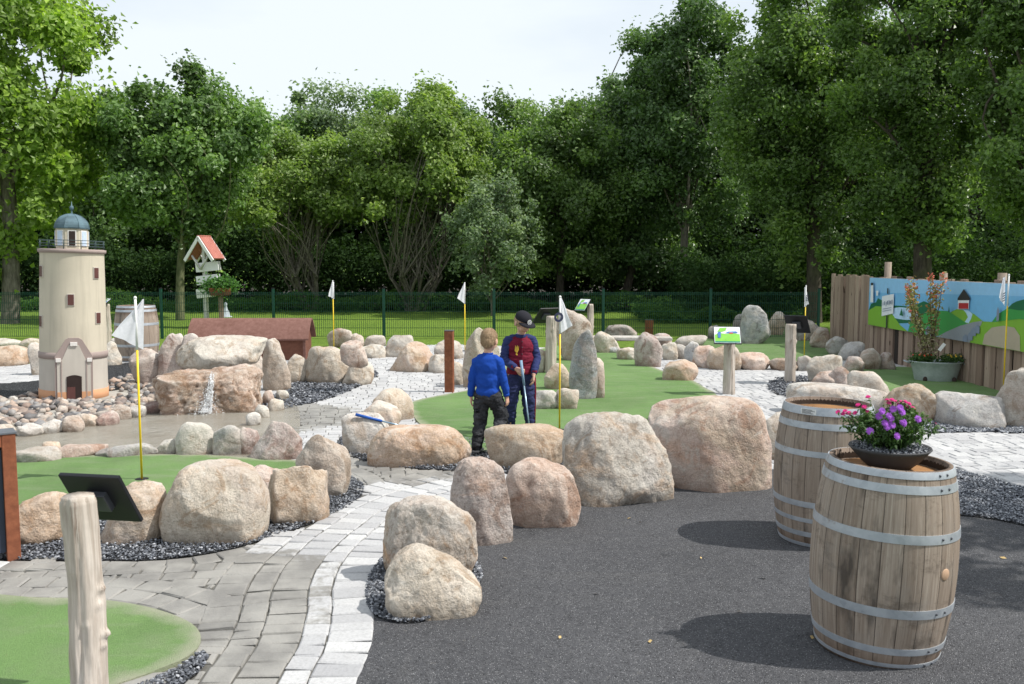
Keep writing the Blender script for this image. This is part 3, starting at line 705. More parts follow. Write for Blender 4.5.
rk(652, 333, 672, 349, 'mauve', 'brownish boulder just behind the rose coloured egg shaped one', dr=.7)
rk(661, 342, 678, 361, 'pale', 'pale stone right of the rose coloured egg shaped boulder', dr=.7)
rk(671, 344, 687, 360, 'dark', 'dark stone between a pale one and a blue-grey one', dr=.8)
rk(684, 341, 701, 363, 'blue', 'upright blue-grey stone left of the sign post boulder', dr=.7, steep=.4)
rk(673, 335, 707, 347, 'greybeige', 'flat grey boulder lying on the shaded lawn', dr=.6)
rk(691, 345, 724, 369, 'pink', 'pointed pinkish boulder left of the green and white sign', dr=.7, taper=.3)
rk(662, 359, 698, 382, 'orange', 'angular orange-tan boulder at the corner of the green and the paving', dr=.7, p=18, K=10)
rk(707, 345, 741, 371, 'tan', 'tan boulder behind the post of the green and white sign', dr=.7)
rk(735, 352, 770, 371, 'pink', 'rounded pinkish boulder right of the green and white sign', dr=.7, p=7)
rk(769, 358, 798, 372, 'brown', 'flat brown boulder left of the post with the dark tilted board', dr=.7, top=.7)
rk(796, 355, 813, 372, 'grey', 'small square grey stone at the foot of the fifth flag', dr=.7, p=16)
# shaded mound
rk(740, 305, 771, 345, 'blue', 'tall grey slab standing on the shaded mound', dr=.45, steep=.7, p=16, K=12, bury=.1, lean=(-.1, 0), seed=83)
rk(765, 311, 785, 336, 'tan', 'tan boulder behind the tall grey slab on the mound', dr=.7)
rk(733, 314, 747, 338, 'dark', 'dark boulder behind and left of the tall grey slab', dr=.7)
rk(708, 325, 722, 340, 'dark', 'dark slanted rock seen behind the green and white sign', dr=.7)
rk(788, 317, 824, 342, 'dark', 'dark grey boulder behind the post with the dark tilted board', dr=.6)
rk(810, 327, 831, 349, 'brown', 'brown boulder with a pale spot, left end of the palisade', dr=.7)
pg = 'rocks along the foot of the palisade'
rk(826, 336, 848, 356, 'grey', 'pale grey rock below the left end of the palisade', dr=.6, group=pg)
rk(838, 341, 864, 362, 'grey', 'long grey rock in the row below the palisade', dr=.6, group=pg)
rk(860, 348, 881, 371, 'brown', 'dark brown rock in the row below the palisade', dr=.7, group=pg)
rk(878, 352, 896, 371, 'mauve', 'rounded grey-mauve rock ending the row, left of the flower tub', dr=.7, group=pg)
rk(843, 356, 864, 374, 'mauve', 'small mauve stone on the grass in front of the palisade rocks', dr=.8)
# right ring
rk(807, 354, 842, 388, 'pale', 'blocky pale boulder right of the post with the dark board', dr=.7, p=14)
rk(810, 370, 838, 392, 'pink', 'low pinkish boulder in front of the blocky pale one', dr=.8)
rk(826, 366, 852, 393, 'pink', 'pink pointed boulder between the pale and the speckled ones', dr=.7, taper=.4)
rk(848, 371, 889, 402, 'greybeige', 'speckled grey-beige boulder above the long white slab', dr=.7)
rk(787, 384, 888, 415, 'white', 'long white slab-like boulder right behind the rear barrel', dr=.5, front=418, rnd=True)
rk(761, 412, 790, 467, 'beige', 'beige boulder peeping out left of the rear barrel', dr=.9, front=462)
rk(884, 382, 937, 424, 'tan', 'brown and tan cracked boulder above the purple flowers', dr=.7, mat=ROCKR, seed=85)
rk(934, 393, 1003, 430, 'grey', 'angular flat-topped grey boulder between gravel and the tub of flowers', dr=.6, p=24, K=10, top=.75, seed=86)
rk(994, 366, 1050, 430, 'greybeige', 'grey-brown boulder cut off by the right edge of the picture', dr=.6, p=14, lean=(.15, 0), seed=87)
rk(1001, 375, 1017, 390, 'blue', 'small blue-grey stone behind the last flag pole', dr=.8)
# far left
rk(-12, 345, 30, 367, 'orange', 'wide pinkish-tan boulder at the far left behind the lighthouse', dr=.6)
rk(20, 338, 43, 352, 'beige', 'small tan boulder behind the wide one at the far left', dr=.7)
rk(29, 342, 50, 376, 'greybeige', 'beige boulder touching the left side of the lighthouse', dr=.7)
rk(104, 341, 121, 366, 'pale', 'pale boulder between the lighthouse and the rear left barrel', dr=.7)
rk(-2, 338, 24, 349, 'pale', 'flat pale stone in the far left corner by the lawn', dr=.6)
rk(110, 338, 122, 350, 'mauve', 'little mauve boulder hidden by the left barrel and a post', dr=.7)
rk(436, 293, 458, 306, 'tan', 'tan boulder lying in the bushes beyond the mesh fence', dr=.6, front=306)  # low brown heap modelled with the boulder mesh
# stone bench
b_ = empty('stone_bench', (*G(627, 349), 0), -.05, 'low bench of a flat grey slab on stone blocks by the far green', 'bench')
X, Y = G(627, 349); s = SC(Y)
for dx in (-.45, .5):
    l_ = link_mesh('support', rock_mesh(int(300 + dx * 10), .25, .3, .20, sub=3, steep=.7), ROCK, b_); l_.location = (dx * 1.0, 0, 0); l_.color = (*COL['beige'], 1)
sl_ = MB(); sl_.box((.05, 0, .235), (1.75, .48, .07), bev=.02); so_ = sl_.build('slab', ROCK, b_); so_.color = (*COL['grey'], 1)
# ------------------------------------------------------------------ materials for the built things
def wood(name, c1, c2, grain=(30, 30, 1.6), dark=(.05, .04, .03), rough=.8):
    t = NT(name, rough, .25); v = t.co(); oi = t.n('ObjectInfo').outputs['Random']
    m = t.n('VectorMath', operation='ADD', i_0=t.map(v, grain), i_1=t.n('CombineXYZ', i_0=t.math('MULTIPLY', oi, 50)).outputs[0]).outputs[0]
    n = t.noise(m, 1.0, 6, .65, dist=.8); p = t.noise(v, 4, 4); k = t.noise(t.map(v, (14, 14, 2.5)), 1.2, 3)
    c = t.mix(t.range(n, .3, .7), c1, c2); c = t.mix(t.range(p, .5, .8, 0, .6), c, tuple(x * .65 for x in c1)); c = t.mix(t.range(k, .66, .74), c, dark)
    fis = t.noise(t.map(v, (38, 38, 1.1)), 1.0, 5, .7, dist=.3); c = t.mix(t.range(fis, .60, .66, 0, .55), c, dark)
    t.base(c); t.bump(t.math('SUBTRACT', n, fis), .6, .008); return t.m
LOG = wood('peeled_log_wood', (.36, .30, .25), (.62, .56, .50), (34, 34, 2.2), (.17, .10, .065))
PLANK = wood('weathered_plank_wood', (.17, .115, .085), (.34, .25, .195), (40, 40, 1.5))
ROUND = wood('grey_brown_round_wood', (.20, .15, .115), (.34, .28, .23), (20, 20, 1.5))
PALEW = wood('grey_white_wood', (.50, .49, .46), (.70, .69, .66), (30, 30, 2))
def m_corten(name='rusty_steel', c1=(.17, .055, .028), c2=(.31, .11, .055)):
    t = NT(name, .8, .3); v = t.co(); n = t.noise(v, 14, 6, .7); n2 = t.noise(v, 2, 3)
    c = t.mix(t.range(n, .35, .7), c1, c2); t.base(t.mix(t.range(n2, .5, .8, 0, .5), c, (.10, .04, .025))); t.bump(n, .4, .004); return t.m
CORT = m_corten(); BLACKM = plain('black_plastic', (.012, .013, .016), .42); METAL = NT('galvanised_steel', .42)
def m_galv(name='galvanised_steel_band', base=((.30, .33, .37), (.47, .50, .54))):
    t = NT(name, .5, .5); v = t.co(); n = t.noise(v, 9, 5, .6); vr = t.vor(v, 40, out='Color'); s = t.n('SeparateColor', i_0=vr).outputs[0]; r = t.noise(v, 5, 6, .75)
    c = t.mix(t.range(n, .3, .7), *base); c = t.mix(t.math('MULTIPLY', s, .35), c, (.52, .55, .58)); c = t.mix(t.range(r, .62, .74, 0, .75), c, (.17, .11, .07))
    t.base(c); t.b.inputs['Metallic'].default_value = .35; t.rough(t.range(n, .3, .7, .4, .6)); t.bump(n, .2, .002); return t.m
GALV = m_galv(); bpy.data.materials.remove(METAL.m)
YEL = plain('yellow_fibreglass', (.80, .56, .02), .4); WHITEP = plain('white_paint', (.78, .78, .77), .5, var=.05)
def m_cloth(name, c, scale=60, rough=.9, fold=.01, trans=0.0):
    t = NT(name, rough, .15); v = t.co(); n = t.noise(v, scale, 4, .7); b = t.noise(v, 7, 4)
    t.base(t.mix(t.range(n, .3, .7), tuple(x * .86 for x in c), tuple(min(1, x * 1.1) for x in c))); t.bump(b, .6, fold)
    if trans:
        tr = t.n('BsdfTranslucent', i_Color=c); ms = t.n('MixShader', i_0=trans); t.t.links.new(t.b.outputs[0], ms.inputs[1]); t.t.links.new(tr.outputs[0], ms.inputs[2]); t.t.links.new(ms.outputs[0], t.out.inputs[0])
    return t.m
FLAGM = m_cloth('white_flag_cloth', (.86, .86, .92), 40, .8, .004, .5)
FLAGINK = plain('dark_print', (.02, .025, .06), .6)

# ------------------------------------------------------------------ lighthouse
def lighthouse():
    X, Y = G(74.5, 402); Y += .42; X = AT(74.5, 402, Y)[0]
    th = math.atan2(-X, Y)
    r = empty('lighthouse', (X, Y, 0), th, rot=(0, R(1.5), th), label='cream miniature lighthouse with a blue-green dome standing on the cobble bed', cat='lighthouse')
    def m_plaster(name, c, stain=.25):
        t = NT(name, .85, .2); v = t.co(); n = t.noise(v, 3, 5); st = t.noise(t.map(v, (12, 12, .7)), 1.2, 5, .6); f = t.noise(v, 80, 3)
        cc = t.mix(t.range(n, .3, .7), tuple(x * .93 for x in c), tuple(min(1, x * 1.05) for x in c)); cc = t.mix(t.range(st, .5, .8, 0, stain), cc, tuple(x * .62 for x in c)); t.base(cc); t.bump(f, .3, .003); return t.m
    cream = m_plaster('cream_plaster', (.54, .49, .395), .5); grey = m_plaster('grey_plaster', (.50, .46, .41)); mauve = m_plaster('mauve_plaster', (.33, .265, .245)); orange = m_plaster('terracotta_paint', (.56, .30, .17)); whit = m_plaster('white_plaster', (.70, .67, .64), .3)
    verd = plain('green_blue_copper', (.09, .145, .175), .65, var=.45, scale=6); brown = plain('maroon_paint', (.11, .045, .04), .5); dk = plain('dark_opening', (.03, .018, .016), .5); glass = plain('light_blue_glass', (.50, .60, .75), .2); iron = plain('grey_green_iron', (.05, .08, .085), .5)
    rr = lambda z: .425 - .030 * min(z, 2.0) / 2.0
    m = MB(); m.lathe([(rr(0) + .003, 0), (rr(.6), .60)], 64); m.build('lower_wall', grey, r)
    m = MB(); m.lathe([(rr(.6) + .001, .60), (rr(1), 1.0), (rr(1.5), 1.5), (rr(2) - .002, 1.93), (rr(2) + .004, 1.97), (rr(2) + .002, 1.985), (0, 1.99)], 64); m.build('tower_wall', cream, r)
    m = MB(); m.lathe([(rr(0) + .004, 0), (rr(0) + .009, .002), (rr(.14) + .009, .14), (rr(.14), .141)], 64); m.build('base_band', orange, r)
    m = MB(); m.lathe([(rr(.55) - .002, .555), (rr(.55) + .012, .56), (rr(.64) + .012, .64), (rr(.64) - .002, .645)], 64); m.build('string_course', mauve, r)
    m = MB(); m.lathe([(rr(2), 1.955), (rr(2) + .022, 1.965), (rr(2) + .026, 2.005), (rr(2), 2.012), (0, 2.014)], 64); m.build('gallery_deck', mauve, r)
    # gabled porch: a flat front slab standing a little proud of the tower
    fy = -.452; back = -.30
    def slab(poly, y0, y1, name, mat, parent):
        m = MB(); n = len(poly); vs = [(x, y0, z) for x, z in poly] + [(x, y1, z) for x, z in poly]
        m.add(vs, [list(range(n)), list(range(n, 2 * n))[::-1]] + [(i, n + i, n + (i + 1) % n, (i + 1) % n) for i in range(n)]); return m.build(name, mat, parent)
    band = [(-.225, .0), (-.225, .60), (-.10, .82), (-.06, .845), (.06, .845), (.10, .82), (.225, .60), (.225, 0)]
    inner = [(-.200, .0), (-.200, .56), (-.14, .56), (-.06, .75), (.06, .75), (.14, .56), (.200, .56), (.200, .0)]
    p = slab(band, fy, back, 'porch', mauve, r)
    slab([(x, z + .001) for x, z in inner], fy - .012, fy + .01, 'porch_front', whit if False else grey, p)
    for x, z, w in ((-.185, .535, .06), (.185, .535, .06), (0, .745, .085)): mm = MB(); mm.box((x, fy - .015, z + .02), (w, .03, .05), bev=.004); mm.build('capstone', whit, p)
    slab([(-.198, .001), (-.198, .135), (.198, .135), (.198, .001)], fy - .017, fy - .005, 'porch_base', orange, p)
    arch = [(-.09, .01), (-.09, .335)] + [(-.09 + .18 * k / 8, .335 + .022 * math.sin(PI * k / 8)) for k in range(1, 8)] + [(.09, .335), (.09, .01)]
    d_ = slab(arch, fy - .022, fy - .006, 'door', dk, r)
    slab([(-.085, .012), (-.085, .20), (.012, .20), (.012, .012)], fy - .026, fy - .02, 'door_leaf', brown, d_)
    mm = MB(); mm.box((0, fy - .03, .012), (.22, .05, .024), bev=.004); mm.build('doorstep', mauve, d_)
    for sx in (-.15, .15): mm = MB(); mm.box((sx, fy - .014, .28), (.012, .012, .54)); mm.build('pilaster', mauve, p)
    # slit windows round the shaft
    for px, pz in ((72.5, 1.345), (45.6, 1.05), (97.0, 1.10), (46.5, 1.71), (95.6, 1.70)):
        q = math.asin(max(-.97, min(.97, (px - 74.5) / 76 / rr(pz)))); a = -PI / 2 + q; R_ = rr(pz)
        M = Matrix.Translation((R_ * math.cos(a), R_ * math.sin(a), pz)) @ Matrix.Rotation(a + PI / 2, 4, 'Z')
        m = MB(); m.M = M; m.box((0, 0, 0), (.092, .02, .158), bev=.003); w_ = m.build('window', grey, r)
        m = MB(); m.M = M; m.box((0, -.008, 0), (.072, .012, .138)); m.build('shutter', brown, w_)
    # lantern room (octagonal), dome, finial
    oc = lambda R_, z, n=8: [(R_ * math.cos(PI / 8 + k * PI / 4), R_ * math.sin(PI / 8 + k * PI / 4), z) for k in range(n)]
    m = MB(); v = oc(.212, 2.012) + oc(.212, 2.285); m.add(v, [(k, (k + 1) % 8, 8 + (k + 1) % 8, 8 + k) for k in range(8)] + [list(range(8, 16))]); lr = m.build('lantern_room', cream, r)
    ap = .212 * math.cos(PI / 8)
    for k in range(8):
        a = -PI / 2 + k * PI / 4; M = Matrix.Rotation(a + PI / 2, 4, 'Z') @ Matrix.Translation((0, -ap, 2.155))
        m = MB(); m.M = M; m.box((0, -.002, 0), (.105, .012, .215)); fr = m.build('window_frame', whit, lr)
        m = MB(); m.M = M; m.box((0, -.009, 0), (.075, .008, .190)); m.build('pane', dk if k in (0, 4) else glass, lr)
    m = MB(); prof = [(.232, 2.283), (.237, 2.30)] + [(.226 * math.cos(t), 2.30 + .185 * math.sin(t)) for t in np.linspace(0, PI / 2 - .02, 9)]
    vs, fs = [], []
    for R_, z in prof: vs += oc(R_, z)
    for i in range(len(prof) - 1): fs += [(i * 8 + k, i * 8 + (k + 1) % 8, (i + 1) * 8 + (k + 1) % 8, (i + 1) * 8 + k) for k in range(8)]
    fs.append(list(range(8))[::-1]); m.add(vs, fs); dm = m.build('dome', verd, r)
    m = MB()
    for k in range(8): m.tube([(R_ * math.cos(PI / 8 + k * PI / 4) * 1.005, R_ * math.sin(PI / 8 + k * PI / 4) * 1.005, z) for R_, z in prof[1:]], .0045, 5)
    m.build('dome_rib', verd, dm)
    m = MB(); m.lathe([(.018, 2.48), (.010, 2.50), (.010, 2.535), (.024, 2.545), (.028, 2.565), (.022, 2.585), (.008, 2.595), (.003, 2.65), (0, 2.652)], 12); m.build('finial', verd, r)
    # railing
    m = MB(); R2 = rr(2) + .004
    for z in (2.05, 2.085, 2.125): m.tube([(R2 * math.cos(2 * PI * k / 48), R2 * math.sin(2 * PI * k / 48), z) for k in range(49)], .0045, 5, caps=False)
    m.build('rail', iron, r)
    for k in range(12):
        a = 2 * PI * (k + .5) / 12; m = MB(); m.tube([(R2 * math.cos(a), R2 * math.sin(a), 2.01), (R2 * math.cos(a), R2 * math.sin(a), 2.127)], .006, 6); m.build('baluster', iron, r)
lighthouse()

# ------------------------------------------------------------------ wooden barrels
def m_barrel():
    t = NT('oak_stave', .75, .3); v = t.co(); sp = t.n('SeparateXYZ', i_0=v); x, y, z = sp.outputs
    a = t.math('DIVIDE', t.math('ARCTAN2', y, x), 2 * PI / 22); fl = t.math('FLOOR', a); fr = t.math('FRACT', a)
    oi = t.n('ObjectInfo').outputs['Random']
    wn = t.n('TexWhiteNoise', noise_dimensions='2D', i_Vector=t.n('CombineXYZ', i_0=fl, i_1=oi).outputs[0]).outputs['Value']
    gv = t.n('CombineXYZ', i_0=t.math('MULTIPLY', a, 9.0), i_1=t.math('MULTIPLY', wn, 40), i_2=t.math('MULTIPLY', z, 3.2)).outputs[0]
    g = t.noise(gv, 1.0, 6, .7, dist=.5); st = t.noise(t.n('CombineXYZ', i_0=t.math('MULTIPLY', a, .8), i_1=t.math('MULTIPLY', wn, 3), i_2=t.math('MULTIPLY', z, 2.6)).outputs[0], 1.1, 4, .6)
    c = t.mix(wn, (.29, .235, .19), (.42, .35, .29)); c = t.mix(t.range(g, .35, .7, 0, .75), c, (.17, .12, .085))
    c = t.mix(t.range(g, .42, .25, 0, .6), c, (.53, .45, .36))
    c = t.mix(t.range(st, .54, .70, 0, .85), c, (.055, .045, .038)); c = t.mix(t.range(t.noise(t.map(v, (3, 3, 5)), 1.3, 6, .75), .55, .66, 0, .6), c, (.10, .075, .055)); c = t.mix(t.range(t.noise(v, 5, 5, .7), .5, .75, 0, .5), c, (.27, .245, .22))
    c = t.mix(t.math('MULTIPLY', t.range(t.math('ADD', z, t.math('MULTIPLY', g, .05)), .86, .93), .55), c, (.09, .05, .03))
    # darker foot and the seams between staves
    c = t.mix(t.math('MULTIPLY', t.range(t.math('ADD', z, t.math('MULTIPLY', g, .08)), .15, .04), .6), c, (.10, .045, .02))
    seam = t.math('MAXIMUM', t.range(fr, .022, .0), t.range(fr, .978, 1.0)); c = t.mix(t.math('MULTIPLY', seam, .85), c, (.03, .022, .017))
    t.base(c); t.bump(t.math('SUBTRACT', t.math('MULTIPLY', g, .4), t.math('MULTIPLY', seam, 1.5)), .8, .006); return t.m
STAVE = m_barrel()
HEADW = wood('wet_oak_head', (.22, .11, .045), (.42, .22, .09), (2, 22, 22)); DARKW = plain('dark_wet_wood', (.035, .022, .015), .45, var=.4)
STEEL = plain('rivet_steel', (.09, .095, .11), .4, .4)
def barrel(px, pcx, pby, dia_px, label, tilt=0.0, hoops=None, bung=None, sticker=False, H=.90, rotz=0.0, solid=False):
    X, Y = G(pcx, pby); sc = SC(Y, .45); rb = dia_px / sc / 2; k = rb / .35
    r = empty('barrel', (X, Y, 0), 0, label, 'barrel', 'wooden wine barrels', rot=(0, tilt, rotz)); H = H * k; rh = .292 * k
    bul = lambda z: rh + (rb - rh) * (1 - ((z - H * .5) / (H * .5)) ** 2) ** .85 if 0 < z < H else rh
    m = MB(); prof = [(0, .01), (rh - .02, .01), (rh - .012, 0)] + [(bul(z), z) for z in np.linspace(0.002, H - .002, 24)] + [(rh - .001, H), (rh - .020, H + .001), (rh - .026, H - .06), (rh - .028, H - .075)]
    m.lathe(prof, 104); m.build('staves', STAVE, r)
    m = MB(); m.lathe([(rh - .028, H - .055), (rh - .03, H - .05), (0, H - .047)], 48); m.build('barrel_head', HEADW, r)
    m = MB(); m.lathe([(rh - .0195, H - .002), (rh - .0255, H - .046)], 64); m.build('inner_rim', DARKW, r)
    for z0, z1 in hoops or ((.965, 1.0), (.895, .935), (.655, .70), (.28, .325), (.085, .12), (.015, .035)):
        z0 *= H; z1 *= H; m = MB(); m.lathe([(bul(z0) - .001, z0), (bul(z0) + .0032, z0)], 104, smooth=False); m.lathe([(bul(z0) + .0032, z0), (bul((z0 + z1) / 2) + .0036, (z0 + z1) / 2), (bul(z1) + .0032, z1)], 104); m.lathe([(bul(z1) + .0032, z1), (bul(z1) - .001, z1)], 104, smooth=False)
        h = m.build('hoop', GALV, r, clean=False)
        zm = (z0 + z1) / 2; m = MB()
        for a in (-1.14, -.96, -2.2 - PI, -2.05 - PI):
            R_ = bul(zm) + .0036; m.ball((R_ * math.cos(a), R_ * math.sin(a), zm), (.0065, .0065, .0065), 8, 6)
        m.build('rivet', STEEL, h)
    if bung is not None:
        a, z = bung; R_ = bul(z * H); m = MB(); M = Matrix.Translation((R_ * math.cos(a), R_ * math.sin(a), z * H)) @ Matrix.Rotation(a, 4, 'Z') @ Matrix.Rotation(PI / 2, 4, 'Y'); m.M = M
        m.lathe([(0, .003), (.024, .003), (.027, .001), (.027, -.01)], 24); m.build('bung', plain('pale_cork', (.50, .33, .22), .7), r)
    if sticker:
        a0, z0, z1 = -2.50, .945 * H + .004, .99 * H - .002; R_ = bul(z0) + .0055; vs = []
        for k2 in range(7):
            a = a0 + k2 / 6 * .35
            for z in (z0, z1): vs.append((R_ * math.cos(a), R_ * math.sin(a), z))
        m = MB(); m.add(vs, [(2 * q, 2 * q + 2, 2 * q + 3, 2 * q + 1) for q in range(6)]); lb = m.build('paper_label', WHITEP, r)
        m = MB(); R_ += .0015
        for row, (za, nn) in enumerate(((.82, 9), (.60, 11), (.38, 8), (.18, 10))):
            for q in range(nn):
                a = a0 + .03 + q * .027; zz = z0 + (z1 - z0) * za
                m.add([(R_ * math.cos(a), R_ * math.sin(a), zz - .0022), (R_ * math.cos(a + .018), R_ * math.sin(a + .018), zz - .0022), (R_ * math.cos(a + .018), R_ * math.sin(a + .018), zz + .0022), (R_ * math.cos(a), R_ * math.sin(a), zz + .0022)], [(0, 1, 2, 3)])
        m.build('print', FLAGINK, lb)
    return r, H, rh
B1 = barrel(0, 875, 645, 137, 'weathered oak barrel in front, carrying the bowl of purple asters', tilt=R(2.4), bung=(-1.04, .50), H=.975)
B2 = barrel(0, 822, 538, 99, 'oak barrel with a white paper label, standing on the asphalt behind the front barrel', tilt=R(.8), hoops=((.945, 1.0), (.85, .895), (.66, .70), (.30, .34), (.19, .22), (.085, .12), (.01, .035)), sticker=True, H=.975, rotz=0.0)
B3 = barrel(0, 138, 361, 42, 'grey weathered barrel standing on the dark gravel right of the lighthouse', H=.93, rotz=1.1)

# ------------------------------------------------------------------ bowl of asters on the front barrel
def m_leaf(name, c, var=.45, trans=.35, rough=.55, spec=.35):
    t = NT(name, rough, spec); a = t.attr('tint')
    cc = t.ramp(a, [(0, tuple(x * (1 - var) for x in c)), (.5, c), (1, (min(1, c[0] * (1 + var * 1.4)), min(1, c[1] * (1 + var)), c[2] * (1 + var * .6)))])
    t.base(cc)
    if trans:
        tr = t.n('BsdfTranslucent', i_Color=t.mix(1, cc, (1.5, 1.7, .7), 'MULTIPLY')); ms = t.n('MixShader', i_0=trans); t.t.links.new(t.b.outputs[0], ms.inputs[1]); t.t.links.new(tr.outputs[0], ms.inputs[2]); t.t.links.new(ms.outputs[0], t.out.inputs[0])
    return t.m
def leaves(P, Nn, size, aspect=1.8, droop=.35, tint=None, rg=RNG):
    """one bent, pointed leaf per point: 2 quads sharing the mid rib"""
    P = np.asarray(P, float); n = len(P); Nn = np.asarray(Nn, float)
    Nn = Nn / (np.linalg.norm(Nn, axis=1)[:, None] + 1e-9)
    h = rg.normal(size=(n, 3)); T = np.cross(Nn, h); T /= np.linalg.norm(T, axis=1)[:, None] + 1e-9; B = np.cross(Nn, T)
    L = (size * rg.uniform(.6, 1.3, n))[:, None]; Wd = L / aspect
    a = P - T * L * .5; e = P + T * L * .5 - Nn * L * droop
    b = P + B * Wd * .5 + Nn * L * .08; c = P - B * Wd * .5 + Nn * L * .08
    V = np.stack([a, b, e, c], 1).reshape(-1, 3); i = np.arange(n) * 4
    Fc = np.stack([i, i + 1, i + 2, i + 3], 1)
    return V, Fc, np.repeat(rg.random(n) if tint is None else tint, 4)
GREENL = m_leaf('aster_leaf', (.055, .115, .032))
def flower_bowl():
    r0, H, rh = B1; M = Matrix.Translation(r0.location) @ r0.rotation_euler.to_matrix().to_4x4()
    c = M @ Vector((.008, 0.02, H - .05)); k = 1.0
    r = empty('flower_bowl', c, 0, 'dark shallow bowl of pink and purple asters resting on the front barrel', 'flower bowl')
    m = MB(); m.lathe([(0, .004), (.078, 0), (.090, .004), (.133, .043), (.175, .092), (.186, .104), (.183, .110), (.174, .104), (.13, .085), (0, .075)], 64); m.build('bowl', plain('dark_fibre_bowl', (.055, .055, .060), .7, bump=.002, scale=30), r)
    V, Fc = ico(0) if False else (None, None)
    ring = np.array([(.168 * math.cos(a), .168 * math.sin(a)) for a in np.linspace(0, 2 * PI, 24, endpoint=False)])
    g = scatter('gravel', ring + np.array([0, 10]), 1500, .004, .009, 0, GSTONE, .086, .8, lambda n: RNG.random(n) ** .55, heap=.018)
    for v_ in g.data.vertices: v_.co.y -= 10
    del g['kind']; g.parent = r; g.name = 'bowl_gravel'; g['kind'] = 'stuff'
    rg = np.random.default_rng(5); stems = MB(); LP, LN = [], []; fl = []
    heads = []
    for i in range(64):
        a = rg.uniform(0, 2 * PI); q = rg.uniform(.1, 1) ** .6
        tip = Vector((math.cos(a) * q * .23, math.sin(a) * q * .17, .27 + .06 * rg.random() - .11 * q * q))
        if math.cos(a) * q > .7 and rg.random() < .6: continue
        b = Vector((tip.x * .25, tip.y * .25, .10)); mid = b.lerp(tip, .5) + Vector((tip.x * .12, tip.y * .12, .02))
        stems.tube([b, mid, tip], [.0028, .0022, .0015], 5)
        for s in np.linspace(.15, .98, 17):
            p = b.lerp(mid, s * 2) if s < .5 else mid.lerp(tip, s * 2 - 1)
            for _ in range(3): d = Vector(rg.normal(size=3)); LP.append(p + d * .011); LN.append(Vector((d.x, d.y, abs(d.z) + .6)))
        heads.append(tip)
    stems.build('stems', plain('green_stem', (.07, .10, .035), .7), r)
    V, Fc, T = leaves(np.array([p[:] for p in LP]), np.array([p[:] for p in LN]), .030, 2.9, rg=rg)
    link_mesh('foliage', np_mesh('foliage', V, Fc, 4, False, {'tint': T}), GREENL, r)
    pink = m_cloth('pink_petal', (.62, .035, .22), 90); purp = m_cloth('purple_petal', (.40, .12, .62), 90); lil = m_cloth('lilac_centre', (.50, .10, .45), 90)
    def daisy(R_, mat, name='aster_flower'):
        m = MB()
        for ring_, (n, rr_, zz, cup) in enumerate(((22, 1, 0, .10), (18, .8, .003, .35), (12, .5, .006, .8))):
            for q in range(n):
                a = 2 * PI * (q + ring_ * .5) / n + rg.normal() * .05; w = .115; L = R_ * rr_ * rg.uniform(.88, 1.08)
                pts = [(.12, -w * .35), (.62, -w), (1.0, -w * .3), (1.0, w * .3), (.62, w), (.12, w * .35)]
                vs = []
                for s, ww in pts:
                    z = zz + math.sin(s * 1.4) * L * cup * .5
                    vs.append((L * (s * math.cos(a) - ww * math.sin(a)), L * (s * math.sin(a) + ww * math.cos(a)), z))
                m.add(vs, [(0, 1, 4, 5), (1, 2, 3, 4)])
        me = m.mesh(name, False); return me
    mp = daisy(.0165, None); mq = daisy(.0185, None); mp.materials.append(pink); mq.materials.append(purp)
    # pixel spots of the flower heads in the photo -> the outer shell of the plant
    spots_purple = [(870, 431), (889, 416), (885, 423), (882, 411), (902, 412), (903, 422), (904, 423), (918, 419), (887, 427), (897, 436), (879, 416), (893, 409), (891, 419), (900, 408), (892, 425)]
    spots_pink = [(868, 397), (858, 405), (864, 407), (838, 412), (843, 414), (849, 413), (855, 413), (867, 412), (887, 400), (892, 400), (896, 402), (901, 402), (905, 402), (909, 404), (913, 408), (935, 424), (889, 403), (899, 405), (845, 411), (907, 407)]
    n = 0
    for lst, me, up in ((spots_purple, mq, .25), (spots_pink, mp, .8)):
        for (px, py) in lst:
            u = (px - 886) / 50.0; yy = c.y - .17 * math.sqrt(max(0, 1 - u * u)) * (1 if me is mq else .0)
            x, z = AT(px, py, yy); o = link_mesh('aster_flower', me, None, r); o.location = Vector((x, yy, z)) - Vector(c)
            nrm = Vector((u * .7, -.9 if me is mq else -.35, up)) + Vector(rg.normal(size=3)) * .18
            o.rotation_euler = nrm.to_track_quat('Z', 'Y').to_euler()
            st = MB(); st.tube([o.location, o.location * .75 + Vector((0, 0, .03)), (o.location.x * .3, o.location.y * .3, .11)], .0014, 4)
            LPx = []
            s_ = st.build('stem', bpy.data.materials['green_stem'], r); n += 1
            if me is mp: o.scale = (.86,) * 3
    LP2, LN2 = [], []
    for ch in [q for q in r.children if q.name.startswith('aster_flower')]:
        p = ch.location
        for s in np.linspace(.35, .96, 9):
            pp = Vector((p.x * (.3 + .7 * s), p.y * (.3 + .7 * s), .11 + (p.z - .11) * s ** 1.1 - .006))
            for _ in range(3): d = Vector(rg.normal(size=3)); LP2.append((pp + d * .010)[:]); LN2.append((d.x, d.y, abs(d.z) + .5))
    V, Fc, T = leaves(np.array(LP2), np.array(LN2), .028, 3.0, rg=rg); link_mesh('leaves', np_mesh('leaves', V, Fc, 4, False, {'tint': T}), GREENL, r)
flower_bowl()

